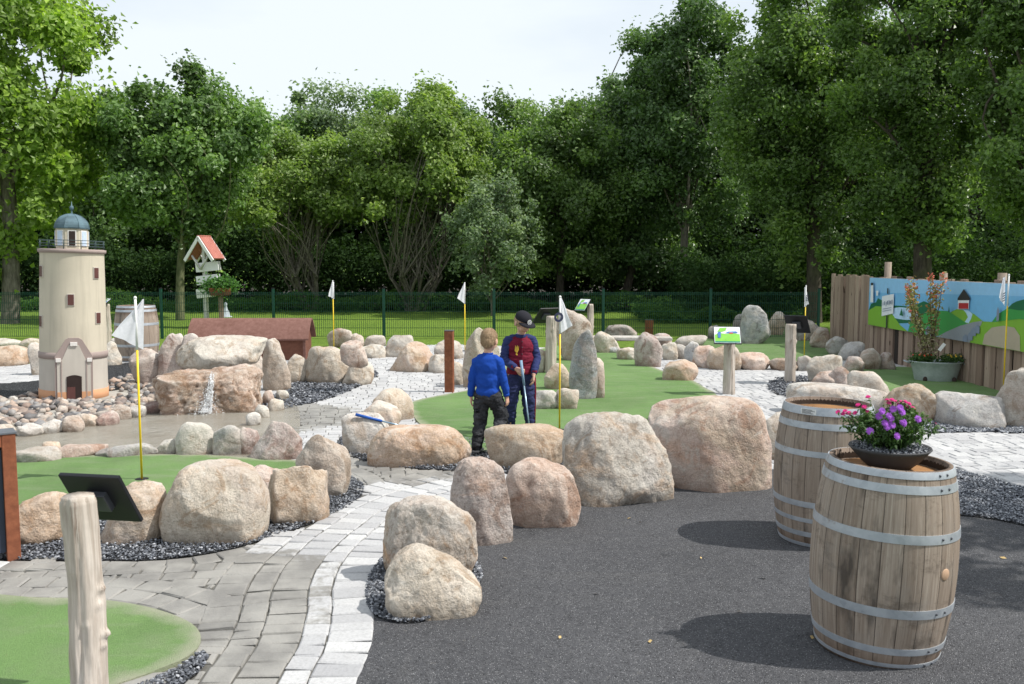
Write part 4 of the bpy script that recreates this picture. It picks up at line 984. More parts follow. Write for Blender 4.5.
# ------------------------------------------------------------------ log posts with tilted boards
def log_mesh(rad, h, seed, knots=3, rough=.012):
    m = MB(); n = 56; zs = np.linspace(-.05, h, 90 if seed == 3 else 40); vs, fs = [], []; rg = random.Random(seed)
    kn = [(rg.uniform(0, 2 * PI), rg.uniform(.2, .9) * h, rg.uniform(.010, .024)) for _ in range(knots)]
    if seed == 3: kn = [(-.15, .535, .016), (-.35, .47, .010), (-.05, .345, .022), (-.2, .30, .012), (-1.8, .62, .006), (-1.2, .40, .007)]
    for i, z in enumerate(zs):
        bx, by = .012 * noise.noise(Vector((z * 1.5, seed, 0))), .012 * noise.noise(Vector((z * 1.5, seed, 5)))
        for k in range(n):
            a = 2 * PI * k / n; r = rad * (1.04 - .08 * z / max(h, .1)) + rough * noise.fractal(Vector((math.cos(a) * 1.6, math.sin(a) * 1.6, z * 2.5 + seed)), 1, 2, 4) - .006 * max(0, noise.noise(Vector((math.cos(a) * 6, math.sin(a) * 6, z * 3.0 + seed))) - .1) * 3
            for ka, kz, kr in kn:
                da = (a - ka + PI) % (2 * PI) - PI; r += kr * math.exp(-((da * rad) ** 2 + (z - kz) ** 2) / ((.022 if seed != 3 else .015) ** 2))
            if z > h - .012: r -= .006
            vs.append((bx + r * math.cos(a), by + r * math.sin(a), z))
    for i in range(len(zs) - 1): fs += [(i * n + k, i * n + (k + 1) % n, (i + 1) * n + (k + 1) % n, (i + 1) * n + k) for k in range(n)]
    fs.append([(len(zs) - 1) * n + k for k in range(n)]); m.add(vs, fs, True); return m
def post(px, pyb, pyt, wpx, label, board=None, seed=1, name='sign_post', cat='sign post', front=True, boardlabel=None):
    X, Y = G(px, pyb); s = SC(Y, .4); rad = wpx / s / 2; h = AT(px, pyt, Y)[1]
    r = empty(name, (X, Y, 0), 0, label, cat, 'log posts with info boards'); log_mesh(rad, h, seed).build('post', LOG, r)
    if board:
        # board: (dx, dz, width, length, azimuth of the face, tilt, picture)
        dx, dy, dz, bw, bl, az, tl, pic = board
        M = Matrix.Translation((dx, dy, h + dz)) @ Matrix.Rotation(az, 4, 'Z') @ Matrix.Rotation(tl, 4, 'X')
        m = MB(); m.M = M; m.box((0, 0, 0), (bw, bl, .018), bev=.004); b = m.build('board', BLACKM, r)
        m = MB(); m.M = M; m.box((0, 0, -.02), (bw * .35, bl * .35, .03), bev=.004); m.build('bracket', STEEL, r)
        zt = .0105
        def poly(name, pts, mat, k):
            m = MB(); m.M = M; m.add([((u - .5) * bw * .94, (v - .5) * bl * .94, zt + k * .0012) for u, v in pts], [list(range(len(pts)))]); return m.build(name, mat, b)
        if pic:
            poly('panel_white', [(0, 0), (1, 0), (1, 1), (0, 1)], P_WHITE, 0)
            poly('panel_green', [(.02, .10), (.98, .10), (.98, .55), (.75, .60), (.45, .56), (.2, .62), (.02, .50)], P_GREEN, 1)
            poly('panel_footer', [(.02, .02), (.98, .02), (.98, .10), (.02, .10)], P_TEAL, 2)
            poly('panel_logo', [(.12, .68), (.22, .92), (.5, .95), (.45, .75), (.25, .66)], P_GREEN, 3)
            poly('panel_sea', [(.42, .60), (.55, .70), (.85, .72), (.92, .62), (.7, .60)], P_BLUE, 4)
            poly('panel_mark', [(.58, .57), (.72, .57), (.72, .63), (.58, .63)], P_RED, 5)
            poly('panel_figure', [(.14, .30), (.24, .30), (.26, .62), (.2, .70), (.13, .6)], P_BLUE, 6)
    return r
P_WHITE = plain('print_white', (.75, .78, .80), .3, var=.03); P_GREEN = plain('print_green', (.22, .52, .08), .3, var=.08); P_TEAL = plain('print_teal', (.05, .22, .17), .3); P_BLUE = plain('print_blue', (.08, .19, .45), .3); P_RED = plain('print_red', (.6, .10, .08), .3)
post(89.5, 716, 495, 34, 'thick knotty peeled log post in front, showing the black back of its tilted board', (.025, .13, -.045, .27, .27, PI - .18, R(56), False), seed=3)
post(728.5, 395, 337, 11.5, 'log post carrying the green and white picture board at the right path', (-.06, -.10, .03, .37, .32, -.15, R(42), True), seed=4)
post(789.5, 385, 324, 10.5, 'log post with a dark board tilted away, standing in the small gravel heap', (.13, .12, -.01, .34, .36, PI - .6, R(48), False), seed=5)
post(551, 374, 316, 11, 'square-looking log post with a black tilted board behind the putting boy', (-.09, .13, .0, .36, .36, PI + .55, R(45), False), seed=6)
post(590, 356, 304, 6, 'thin post with a blue and green board behind the tall brown boulder', (-.15, 0, -.02, .26, .30, -.75, R(48), True), seed=7)
post(108, 346, 304, 7, 'thin log post with a small blue-green board right behind the lighthouse', (-.02, -.05, .02, .30, .30, -.9, R(40), True), seed=8)
# rusty square posts
def rust_post(px, yb, yt, w, label, z0=0.0, band=False):
    X, Y = G(px, yb); s = SC(Y); h = AT(px, yt, Y)[1]; ww = w / s
    r = empty('rusty_post', (X, Y, 0), -.12, label, 'post', 'rust coloured steel posts'); m = MB(); m.box((0, 0, h / 2), (ww, ww, h), bev=.004); m.build('shaft', CORT, r)
    m = MB(); m.box((0, 0, h + .006), (ww + .006, ww + .006, .012), bev=.002); m.build('cap', plain('dark_cap', (.09, .09, .10), .5), r)
rust_post(449.5, 393, 331, 8.5, 'short rust brown square post at the tip of the central green')
rust_post(649, 336, 320, 8, 'small rust red post in front of the shaded lawn')
X, Y = G(3, 560); r = empty('info_stand', (X, Y, 0), .62, 'rust coloured steel stand with a dark panel at the left edge of the picture', 'info stand'); h = AT(3, 433, Y)[1]
for dx, nm in ((.055, 'frame_post'), (-.60, 'frame_post')): m = MB(); m.box((dx, 0, h / 2), (.075, .16, h), bev=.004); m.build(nm, CORT, r)
m = MB(); m.box((-.272, 0, h - .04), (.575, .158, .076), bev=.003); m.build('frame_top', CORT, r)
m = MB(); m.box((-.272, .0, h / 2 - .02), (.575, .10, h - .16)); m.build('panel', plain('slate_panel', (.035, .045, .07), .5), r)
m = MB(); m.box((-.27, 0, h + .004), (.74, .17, .012), bev=.002); m.build('cap', plain('grey_cap', (.12, .13, .15), .5), r)
# stake of round wood in the paving near the second barrel is part of the gravel post

# ------------------------------------------------------------------ flags
def flag(px, yb, yt, label, shape, emblem=None, lean=0.0):
    """shape: pixel outline of the hanging cloth, first two points on the pole (top, bottom)"""
    X, Y = G(px, yb); s = SC(Y, .9); h = AT(px, yt, Y)[1]
    r = empty('golf_flag', (X, Y, 0), 0, label, 'flag', 'white golf flags on yellow poles', rot=(0, lean, 0))
    zb = AT(px, shape[1][1], Y)[1]
    m = MB(); m.tube([(0, 0, 0), (0, 0, zb)], .0095, 8); m.build('pole', YEL, r)
    m = MB(); m.tube([(0, 0, zb + .001), (0, 0, h)], .0105, 8); m.ball((0, 0, h), (.014, .014, .016), 8, 6); m.build('pole_sleeve', WHITEP, r)
    # cloth: rows from pole edge to free edge with folds
    A, B_, Cc = shape[0], shape[1], shape[2:]
    def w(p): q = AT(p[0], p[1], Y); return (q[0] - X, q[1])
    top, bot = w(A), w(B_); f0, f1 = w(shape[2]), w(shape[3]); vs, fs = [], []; nu, nv = 14, 14
    wd = max(abs(f0[0]), abs(f1[0]), .03)
    for i in range(nv + 1):
        v_ = i / nv; a = (top[0] * (1 - v_) + bot[0] * v_, top[1] * (1 - v_) + bot[1] * v_); b = (f0[0] * (1 - v_) + f1[0] * v_, f0[1] * (1 - v_) + f1[1] * v_)
        for j in range(nu + 1):
            u = j / nu; x = a[0] * (1 - u) + b[0] * u; z = a[1] * (1 - u) + b[1] * u
            y = math.sin(u * 9 + v_ * 2.0) * .022 * u + math.sin(u * 17 - v_ * 3) * .008 * u + .75 * x
            vs.append((x + .004 * math.sin(v_ * 7) * u, y, z))
    for i in range(nv):
        for j in range(nu): k = i * (nu + 1) + j; fs.append((k, k + 1, k + nu + 2, k + nu + 1))
    m = MB(); m.smooth = True; m.add(vs, fs); c = m.build('flag_cloth', FLAGM, r)
    if emblem == 'ring':
        m = MB(); cx, cz = w(emb_pos[px]); R0 = .052
        for q in range(20):
            a, b = 2 * PI * q / 20, 2 * PI * (q + 1) / 20
            m.add([(cx + rr * math.cos(t), -.028 + .75 * (cx + rr * math.cos(t)), cz + rr * math.sin(t)) for rr, t in ((R0, a), (R0, b), (R0 * .5, b), (R0 * .5, a))], [(0, 1, 2, 3)])
        m.build('emblem', FLAGINK, c)
    if emblem == 'bars':
        m = MB(); cx, cz = w(emb_pos[px])
        for q in range(4): m.add([(cx + dx_, -.034 + .75 * (cx + dx_), cz + .05 - q * .032 + dz_) for dx_, dz_ in ((-.03, 0), (.03, .02), (.03, .008), (-.03, -.014))], [(0, 1, 2, 3)])
        m.build('emblem', FLAGINK, c)
    m = MB(); m.lathe([(0, .0285), (.055, .0285), (.055, .0265)], 20); m.build('cup', plain('hole_black', (.01, .01, .01), .6), r)
    return r
emb_pos = {559.5: (558.5, 317), 804: (807, 298), 1003: (999, 297)}
flag(142, 482, 298, 'white flag on a yellow pole planted in the left green', ((142, 299), (142, 350), (140.5, 300), (118, 334)))
flag(334, 352, 281, 'small white flag on the grass by the brown wooden box', ((334, 282), (334, 299), (332, 282), (329, 296)))
flag(465, 352, 283, 'white flag above the tall beige boulder behind the boys', ((465, 283), (465, 304), (464, 283), (457.5, 298)))
flag(559.5, 432, 297, 'white flag with a dark ring emblem beside the putting boy', ((559.5, 298), (559.5, 334), (561, 297), (573, 326)), 'ring')
flag(804, 360, 286, 'white flag with dark marks in front of the dark trees', ((804, 287), (804, 307), (805.5, 287), (809.5, 304)), 'bars')
flag(1003, 397, 275, 'white flag with dark marks in front of the painted mural board', ((1003, 276), (1003, 306), (1000, 278), (992, 297)), 'bars')
# ------------------------------------------------------------------ brown roofed box
def roofed_box():
    Y = G(250, 362)[1] + .1; X0 = AT(192, 340, Y)[0]; X1 = AT(304, 340, Y)[0]; L = X1 - X0; D = .62
    r = empty('roofed_box', ((X0 + X1) / 2, Y + D / 2, 0), .03, 'long reddish-brown box with a low pitched roof behind the waterfall rocks', 'wooden box')
    ht = AT(250, 318, Y + D / 2)[1]; he = AT(250, 337, Y)[1]
    red = m_corten('red_brown_stain', (.13, .050, .032), (.20, .085, .055)); roofm = m_corten('brown_felt_roof', (.15, .072, .055), (.23, .12, .10))
    m = MB(); m.M = Matrix.Rotation(PI / 2, 4, 'Z') @ Matrix.Rotation(PI / 2, 4, 'X')
    m.prism([(-D / 2, 0), (D / 2, 0), (D / 2, he - .03), (0, ht - .05), (-D / 2, he - .03)], -L / 2, L / 2); m.build('walls', red, r)
    for s in (-1, 1):
        n = 9; vs, fs = [], []
        for i in range(n + 1):
            t = i / n; y = s * (D / 2 + .08) * t; z = ht - (ht - he + .03) * t ** 1.5
            for x in (-L / 2 - .08, L / 2 + .08): vs += [(x, y, z), (x, y, z - .03)]
        for i in range(n):
            a = i * 4; fs += [(a, a + 2, a + 6, a + 4), (a + 1, a + 5, a + 7, a + 3), (a, a + 4, a + 5, a + 1), (a + 2, a + 3, a + 7, a + 6)]
        fs += [(n * 4, n * 4 + 2, n * 4 + 3, n * 4 + 1), (0, 1, 3, 2)]
        m = MB(); m.smooth = False; m.add(vs, fs); m.build('roof', roofm, r)
    for x in (-L / 2, -L / 6, L / 6, L / 2): m = MB(); m.box((x * .99, -D / 2 - .01, (he - .05) / 2), (.05, .02, he - .05)); m.build('batten', roofm, r)
roofed_box()
# ------------------------------------------------------------------ direction sign with the little tiled roof (beyond the fence)
def roof_sign():
    Y = 25.2; X = AT(206, 303, Y)[0]; s = SC(Y, 1.2); r = empty('direction_sign', (X, Y, 0), -.45, 'white post with three blank white direction boards under a small red tiled roof', 'signpost')
    top = AT(206, 237, Y)[1]; m = MB(); m.box((0, 0, top / 2 - .1), (.10, .10, top - .15), bev=.01); m.build('post', PALEW, r)
    ev = AT(206, 259, Y)[1]; hw = 18 / s; D = .42
    for sx in (-1, 1):
        m = MB(); a = math.atan2(top - ev, hw); L = math.hypot(hw, top - ev)
        rot = Matrix.Rotation(sx * a, 3, 'Y'); c = Vector((sx * hw / 2, 0, (top + ev) / 2))
        m.box(c, (L, D, .05), rot=rot); rf = m.build('roof', m_tile, r)
        for k in range(6):
            m = MB(); q = c + rot @ Vector((sx * (-L / 2 + L * (k + .5) / 6), 0, .035)); m.box(q, (L / 6 * 1.08, D, .02), rot=Matrix.Rotation(sx * (a + .08), 3, 'Y')); m.build('tile_row', m_tile, rf)
        for y in (-D / 2 - .02, D / 2 + .02):
            m = MB(); m.box(c + Vector((0, y, -.03)), (L + .05, .03, .09), rot=rot); m.build('barge_board', WHITEP, r)
            m = MB(); m.tube([(0, y * .7, ev - .28), (sx * hw * .62, y * .7, ev + .10)], .032, 4); m.build('brace', PALEW, r)
    m = MB(); m.box((0, 0, top + .02), (.12, D, .05), bev=.015); m.build('ridge', m_tile, r)
    for k, (pz, rz) in enumerate(((267, .35), (280, .22), (293, .45))):
        z = AT(206, pz, Y)[1]; m = MB(); m.M = Matrix.Translation((.02, 0, z)) @ Matrix.Rotation(rz, 4, 'Z') @ Matrix.Rotation(-.10, 4, 'Y'); m.box((.08, -.07, 0), (.66, .03, .25), bev=.008); m.box((.08, .07, 0), (.66, .03, .25), bev=.008); m.build('direction_board', WHITEP, r)
def mt_():
    t = NT('red_clay_tile', .75, .3); v = t.co(); n = t.noise(v, 6, 5, .6); w = t.n('TexWave', i_Vector=v, i_Scale=5.0, i_Distortion=.3, bands_direction='Y').outputs['Fac']
    c = t.mix(t.range(n, .35, .7), (.50, .19, .15), (.38, .13, .10)); t.base(t.mix(t.range(w, .0, .25, .6, 0), c, (.16, .05, .04))); t.bump(w, .6, .02); return t.m
m_tile = mt_()
roof_sign()
# raised planter with greenery and small fountain figure beyond the fence
def back_planter():
    Y = 25.0; X = AT(221, 305, Y)[0]; r = empty('planter', (X, Y, 0), .2, 'brown raised planter with trailing green plants right of the white signpost', 'planter'); z = AT(221, 296, Y)[1]
    m = MB(); m.box((0, 0, z / 2), (.12, .12, z), bev=.01); m.build('pedestal', PLANK, r)
    m = MB(); m.box((0, 0, z + .12), (.52, .40, .20), bev=.02, taper=1.1); m.build('box', CORT, r)
    rg = np.random.default_rng(3); P = rg.normal(size=(1400, 3)) * (.21, .16, .11) + (0, 0, z + .30); V, Fc, T = leaves(P, rg.normal(size=P.shape) + (0, 0, 1), .09, 1.5, rg=rg); link_mesh('foliage', np_mesh('foliage', V, Fc, 4, False, {'tint': T}), m_leaf('planter_leaf', (.09, .20, .06)), r)
back_planter()
def figure():
    X, Y = G(226, 318); r = empty('garden_ornament', (X, Y, 0), 0, 'small grey-blue cone shaped garden ornament on the lawn beyond the fence', 'ornament')
    m = MB(); m.lathe([(0, 0), (.20, 0), (.20, .05), (.13, .08), (.11, .20), (.06, .30), (.035, .40), (.05, .43), (.045, .48), (.02, .52), (0, .53)], 16); m.build('stone_body', plain('blue_grey_stone', (.42, .47, .52), .7), r)
    m = MB(); m.lathe([(0, .0), (.30, .0), (.31, .025), (0, .03)], 16); m.build('plinth', plain('grey_plinth', (.3, .3, .3), .8), r)
figure()
# ------------------------------------------------------------------ zinc tub with tall shrub
def tub():
    X, Y = G(935, 384); Y += .28; X = AT(935, 384, Y)[0]; s = SC(Y, .2)
    r = empty('flower_tub', (X, Y, 0), -.28, 'oval grey zinc tub with a tall orange-tipped shrub and small flowers', 'planter')
    H = .31; a, b = .38, .26; prof = [(0, .012), (.74, .01), (.76, 0), (.78, .015), (.86, H * .5), (.96, H * .93), (1.03, H), (1.03, H + .012), (.97, H + .008), (.93, H * .88), (0, H * .86)]
    m = MB(); m.lathe([(q, z) for q, z in prof], 48, sx=a, sy=b); m.build('tub', m_galv('dull_zinc', ((.30, .36, .36), (.42, .48, .47))), r)
    m = MB(); m.lathe([(.955, H * .90), (0, H * .92)], 40, sx=a, sy=b); m.build('soil', plain('potting_soil', (.05, .035, .025), .95, bump=.01), r)
    for sx in (-1, 1):
        m = MB(); m.tube([(sx * a * 1.0, -.07, H * .93), (sx * (a * 1.0 + .07), -.06, H * 1.0), (sx * (a * 1.0 + .07), .06, H * 1.0), (sx * a * 1.0, .07, H * .93)], .012, 8); m.build('handle', GALV, r)
    for sx in (-.17, .24):
        m = MB(); m.M = Matrix.Translation((sx, -b * math.sqrt(1 - (sx / a) ** 2) * .79, .05)); m.ball((0, 0, 0), (.033, .012, .045), 14, 8); m.build('rust_patch', plain('rust_hole', (.05, .035, .03), .9), r)
    rg = np.random.default_rng(9); top = AT(922, 268, Y)[1]
    st = MB(); P, N_, T_ = [], [], []
    for i in range(9):
        bx, by = rg.normal(0, .03, 2); tx, ty = rg.normal(-.02, .13), rg.normal(0, .1); h = top * rg.uniform(.72, 1.0)
        pts = [(bx - .10, by, H * .85), (bx - .10 + tx * .35, by + ty * .4, H + (h - H) * .35), (bx - .11 + tx * .8, by + ty * .8, H + (h - H) * .7), (bx - .10 + tx, by + ty, h)]
        st.tube(pts, [.009, .007, .005, .002], 6)
        for k in range(150):
            t = rg.uniform(.12, 1); q = t * 3; j = min(int(q), 2); p = Vector(pts[j]).lerp(Vector(pts[j + 1]), q - j) + Vector(rg.normal(size=3)) * .042 * (1.25 - t * .6); P.append(p[:]); N_.append(rg.normal(size=3) + (0, 0, .6)); T_.append(min(1, max(0, (p.z - H) / (top - H) + rg.normal() * .18)))
    st.build('stems', plain('brown_twig', (.13, .08, .05), .8), r)
    t = NT('orange_tipped_leaf', .6, .3); c = t.ramp(t.attr('tint'), [(0, (.30, .24, .17)), (.2, (.34, .30, .18)), (.45, (.20, .24, .07)), (.72, (.30, .27, .07)), (.88, (.50, .20, .08)), (1, (.62, .17, .12))]); t.base(c)
    V, Fc, _ = leaves(np.array(P), np.array(N_), .052, 1.6, rg=rg); link_mesh('foliage', np_mesh('foliage', V, Fc, 4, False, {'tint': np.repeat(T_, 4)}), t.m, r)
    for cx, fc, nm in ((-.20, (.72, .13, .05), 'red_flower'), (.20, (.80, .50, .05), 'yellow_flower')):
        P = rg.normal(size=(700, 3)) * (.085, .07, .035) + (cx, -.04, H + .045); V, Fc, T = leaves(P, rg.normal(size=P.shape) + (0, 0, .8), .040, 1.7, rg=rg); link_mesh('bedding_plant', np_mesh('bedding_plant', V, Fc, 4, False, {'tint': T}), bpy.data.materials['aster_leaf'], r)
        fm = plain(nm + '_petal', fc, .7); m = MB()
        for k in range(9): p = rg.normal(size=2) * (.07, .05); m.ball((cx + p[0], -.06 + p[1], H + .095 + rg.uniform(-.01, .02)), (.016, .016, .010), 7, 4)
        m.build(nm, fm, r)
    m = MB(); m.M = Matrix.Translation((.05, -.15, H + .24)) @ Matrix.Rotation(.6, 4, 'Y'); m.box((0, 0, 0), (.05, .004, .13)); m.build('plant_label', WHITEP, r)
tub()
# ------------------------------------------------------------------ palisade with mural board
PA = G(831, 347); PB = G(1036, 402)
def palisade():
    A = Vector((*PA, 0)); B = Vector((*PB, 0)); d = (B - A); L0 = d.length; d.normalize(); L = L0 + 1.6
    rz = math.atan2(d.y, d.x); r = empty('wooden_palisade', A, rz, 'tall fence of upright brown planks holding the painted mural board', 'wooden fence')
    x = 0; rg = random.Random(4); top = AT(831, 275, A.y)[1]
    m = MB()
    while x < L:
        w = rg.uniform(.15, .22); h = top + rg.uniform(-.03, .03) if x > .15 else top + .03
        m.box((x + w / 2, rg.uniform(-.022, .022), h / 2), (w * .90, .045, h), rot=Matrix.Rotation(rg.uniform(-.008, .008), 3, 'Y'), bev=.006); x += w + .012
    # split each plank's tone by a per-face attribute
    me = m.mesh('planks'); o = link_mesh('planks', me, None, r)
    bm = bmesh.new(); bm.from_mesh(me); lay = bm.verts.layers.float.new('tint'); seen = set()
    for v0 in bm.verts:
        if v0.index in seen: continue
        st = [v0]; isl = []; seen.add(v0.index)
        while st:
            q = st.pop(); isl.append(q)
            for e in q.link_edges:
                w = e.other_vert(q)
                if w.index not in seen: seen.add(w.index); st.append(w)
        k = rg.random()
        for q in isl: q[lay] = k
    bm.to_mesh(me); bm.free()
    t = NT('palisade_plank', .85, .2); v = t.co(); a = t.attr('tint')
    sh = t.n('VectorMath', operation='ADD', i_0=t.map(v, (26, 26, 1.5)), i_1=t.n('CombineXYZ', i_0=t.math('MULTIPLY', a, 60)).outputs[0]).outputs[0]; n = t.noise(sh, 1, 6, .65, dist=.7)
    c = t.mix(a, (.25, .18, .14), (.44, .34, .27)); c = t.mix(t.range(n, .38, .68, 0, .5), c, (.13, .09, .068)); kn = t.noise(t.map(v, (9, 9, 3)), 1.5, 3); c = t.mix(t.range(kn, .67, .73), c, (.05, .03, .02)); c = t.mix(t.range(t.math('FRACT', t.math('MULTIPLY', a, 7.3)), .86, .88), c, (.035, .028, .024))
    t.base(c); t.bump(n, .6, .01); me.materials.append(t.m)
    mm = MB(); mm.box((L / 2, .062, .70), (L, .006, 1.36)); mm.build('backing', plain('gap_black', (.012, .011, .010), .95), r)  # black sheet set behind the planks so that their gaps read dark
    for z in (.35, 1.15): mm = MB(); mm.box((L / 2, .095, z), (L, .05, .10)); mm.build('rail', PLANK, r)
    for px in (880, 934, 992, 1060):
        # posts standing behind the planks and sticking out on top
        a_, b_ = None, None; best = min(np.linspace(0, L, 200), key=lambda s_: abs((A + d * s_).x / (A + d * s_).y - (px - 512) / 900))
        p_ = A + d * best; hz = AT(px, 262 if px == 880 else 273, p_.y)[1]
        mm = MB(); mm.tube([(best, .13, -.05), (best, .13, hz)], .062, 14); mm.build('post', ROUND, r)
    # mural board hanging on the front
    def s_at(px):
        return min(np.linspace(0, L + 1, 800), key=lambda s_: abs((A + d * s_).x / (A + d * s_).y - (px - 512) / 900))
    s0 = s_at(873); s1 = s_at(1024); p0 = A + d * s0; p1 = A + d * s1
    zt0 = AT(873, 277.5, p0.y)[1]; zb0 = AT(873, 327, p0.y)[1]; zt1 = AT(1024, 284, p1.y)[1]; zb1 = AT(1024, 347.5, p1.y)[1]
    zt = (zt0 + zt1) / 2; zb = (zb0 + zb1) / 2

    b = empty('mural_board', A, rz, 'blue and green painted mural board of a coastal landscape with a red and white lighthouse', 'mural board')
    K = 490.0; LEN = (s1 - s0) * 1.35
    q_ = lambda zx: s0 + s_perp(zx)
    def s_perp(zx):  # pixel column in my notes -> metres along the board
        return s_at(800 + zx / 3.26) - s0
    def zz(zx, zy):
        p = A + d * (s0 + s_perp(zx)); return AT(800 + zx / 3.26, 230 + zy / 3.26, p.y)[1]
    m = MB(); m.box((s0 + LEN / 2, -.055, (zt + zb) / 2), (LEN, .05, zt - zb), bev=.004); m.build('board', plain('board_edge', (.3, .32, .32), .5), b)
    def flat(nm, c): return plain('mural_' + nm, c, .45, var=.05)
    SKY, SEA, FOAM, LG, MG, DG, GR, SAND, WH, RD, DK, BL = flat('sky', (.27, .53, .80)), flat('sea', (.17, .44, .72)), flat('river', (.45, .66, .86)), flat('light_green', (.20, .42, .045)), flat('green', (.045, .30, .07)), flat('dark_green', (.012, .13, .06)), flat('path_grey', (.26, .29, .33)), flat('sand', (.42, .37, .28)), flat('white', (.72, .76, .80)), flat('red', (.42, .03, .04)), flat('black', (.03, .03, .035)), flat('stone_blue', (.20, .25, .34))
    lvl = [0]
    def poly(nm, pts, mat, par=b, smooth=False):
        lvl[0] += 1
        P = [(s0 + s_perp(x_), zz(x_, y_)) for x_, y_ in pts]
        if smooth: P = [tuple(p) for p in catmull(P, True, 5)]
        P = [(min(max(x_, s0 + .004), s0 + LEN - .004), min(max(z_, zb + .004), zt - .004)) for x_, z_ in P]
        m = MB(); m.add([(x_, -.0805 - .0012 * lvl[0], z_) for x_, z_ in P], [list(range(len(P)))])
        me = m.mesh(nm); bm = bmesh.new(); bm.from_mesh(me); bmesh.ops.triangulate(bm, faces=bm.faces, ngon_method='EAR_CLIP'); bm.to_mesh(me); bm.free(); return link_mesh(nm, me, mat, par)
    R_ = 960
    poly('sky_field', [(236, 120), (R_, 150), (R_, 500), (236, 480)], SKY)
    poly('sea_field', [(236, 203), (420, 207), (R_, 222), (R_, 480), (236, 400)], SEA)
    poly('dark_wood', [(236, 262), (246, 240), (262, 236), (268, 222), (280, 228), (290, 236), (300, 250), (330, 246), (380, 250), (420, 232), (440, 240), (458, 262), (470, 300), (236, 330)], DG)
    poly('river', [(300, 262), (340, 252), (380, 258), (405, 272), (380, 292), (340, 290), (310, 280)], FOAM, smooth=True)
    poly('left_hill', [(236, 262), (262, 248), (288, 250), (315, 270), (345, 310), (372, 345), (230, 330)], LG, smooth=False)
    poly('middle_hill', [(372, 345), (380, 300), (420, 275), (455, 262), (500, 264), (545, 285), (580, 318), (520, 350), (440, 352)], MG)
    poly('right_meadow', [(510, 268), (530, 258), (565, 262), (590, 275), (620, 298), (660, 300), (730, 288), (R_, 300), (R_, 480), (575, 400), (560, 360), (585, 320), (560, 300)], LG)
    poly('stream', [(552, 260), (570, 262), (584, 274), (580, 290), (572, 304), (560, 300), (570, 284), (562, 270)], FOAM)
    poly('grey_path', [(470, 350), (500, 332), (545, 312), (590, 300), (618, 296), (612, 312), (590, 330), (580, 375), (500, 362)], GR)
    poly('sand_patch', [(622, 372), (628, 340), (650, 318), (690, 312), (725, 318), (745, 345), (748, 395)], SAND, smooth=False)
    poly('far_right_hill', [(650, 300), (668, 275), (700, 255), (740, 240), (820, 235), (R_, 240), (R_, 312), (740, 290)], MG)
    poly('far_right_wood', [(700, 256), (715, 240), (730, 232), (760, 225), (820, 222), (R_, 226), (R_, 262), (740, 262)], DG)
    for x_, y_ in ((440, 318), (455, 326), (565, 345), (582, 336), (592, 322), (604, 314)): poly('painted_stone', [(x_ - 8, y_ + 22), (x_ - 8, y_ + 4), (x_, y_ - 6), (x_ + 8, y_ + 3), (x_ + 8, y_ + 24)], BL)
    ho = poly('house_wall', [(537, 224), (574, 224), (574, 258), (537, 258)], WH)
    poly('house_base', [(540, 238), (572, 238), (572, 257), (540, 257)], RD, ho); poly('house_roof', [(535, 222), (555, 192), (577, 222), (577, 229), (535, 229)], DK, ho)
    sg = poly('painted_sign', [(286, 216), (325, 208), (325, 272), (287, 281)], WH)
    poly('sign_pole', [(302, 190), (306, 190), (306, 208), (302, 209)], DK, sg); poly('sign_pole', [(302, 279), (306, 278), (306, 322), (302, 321)], DK, sg)
    for k, (x_, y_, w_, h_) in enumerate(((289, 236, 4, 10), (294, 233, 5, 13), (300, 235, 3, 14), (304, 231, 5, 13), (310, 229, 3, 16), (314, 231, 5, 11), (320, 228, 3, 15))): poly('sign_letter', [(x_, y_ + h_), (x_, y_), (x_ + w_ * .6, y_ - 1), (x_ + w_ * .6, y_ + h_ - 1)], BL, sg)
    for y_ in (256, 263): poly('sign_text', [(291, y_ + 3), (291, y_ + 1), (320, y_ - 4), (320, y_ - 2)], BL, sg)
    wt_ = poly('white_tower', [(250, 178), (258, 178), (260, 236), (250, 236)], WH); poly('tower_top', [(250, 172), (258, 172), (258, 180), (250, 180)], DK, wt_)
    poly('small_mark', [(268, 198), (276, 198), (274, 214), (270, 214)], WH)
    poly('boat', [(454, 214), (474, 210), (470, 222), (458, 222)], RD)
    poly('lone_tree', [(510, 268), (513, 248), (517, 268)], DG); poly('lone_tree', [(349, 278), (356, 255), (362, 280)], DG)
    poly('painted_man', [(672, 262), (676, 250), (680, 262), (680, 296), (672, 296)], BL)
palisade()
# ------------------------------------------------------------------ green wire mesh fence
def wire_fence():
    Y = 21.6; GREENM = plain('dark_green_coating', (.008, .055, .035), .45, .0)
    r = empty('mesh_fence', (0, Y, 0), 0, 'long dark green wire mesh fence with slim posts in front of the lawn', 'fence')
    posts = [-58, 51, 162, 274, 384, 494, 603, 710, 818]; zt = 1.12; xs = [AT(p, 330, Y)[0] for p in posts]
    for x in xs:
        m = MB(); m.box((x, 0, (zt + .08) / 2), (.06, .06, zt + .08), bev=.006); p = m.build('post', GREENM, r)
        m = MB(); m.box((x, 0, zt + .092), (.066, .066, .02), bev=.004); m.build('post_cap', BLACKM, p)
    for a, b in zip(xs[:-1], xs[1:]):
        m = MB(); n = int((b - a - .06) / .05)
        for k in range(n + 1): x = a + .035 + (b - a - .07) * k / n; m.box((x, 0, zt / 2 + .03), (.0075, .0075, zt - .04))
        for z in (.06, .26, .46, .66, .86, 1.06): m.box(((a + b) / 2, .009, z), (b - a - .06, .008, .010)); 
        m.box(((a + b) / 2, -.009, zt - .02), (b - a - .06, .008, .012))
        link_mesh('mesh_panel', m.mesh('mesh_panel', False), GREENM, r)
wire_fence()
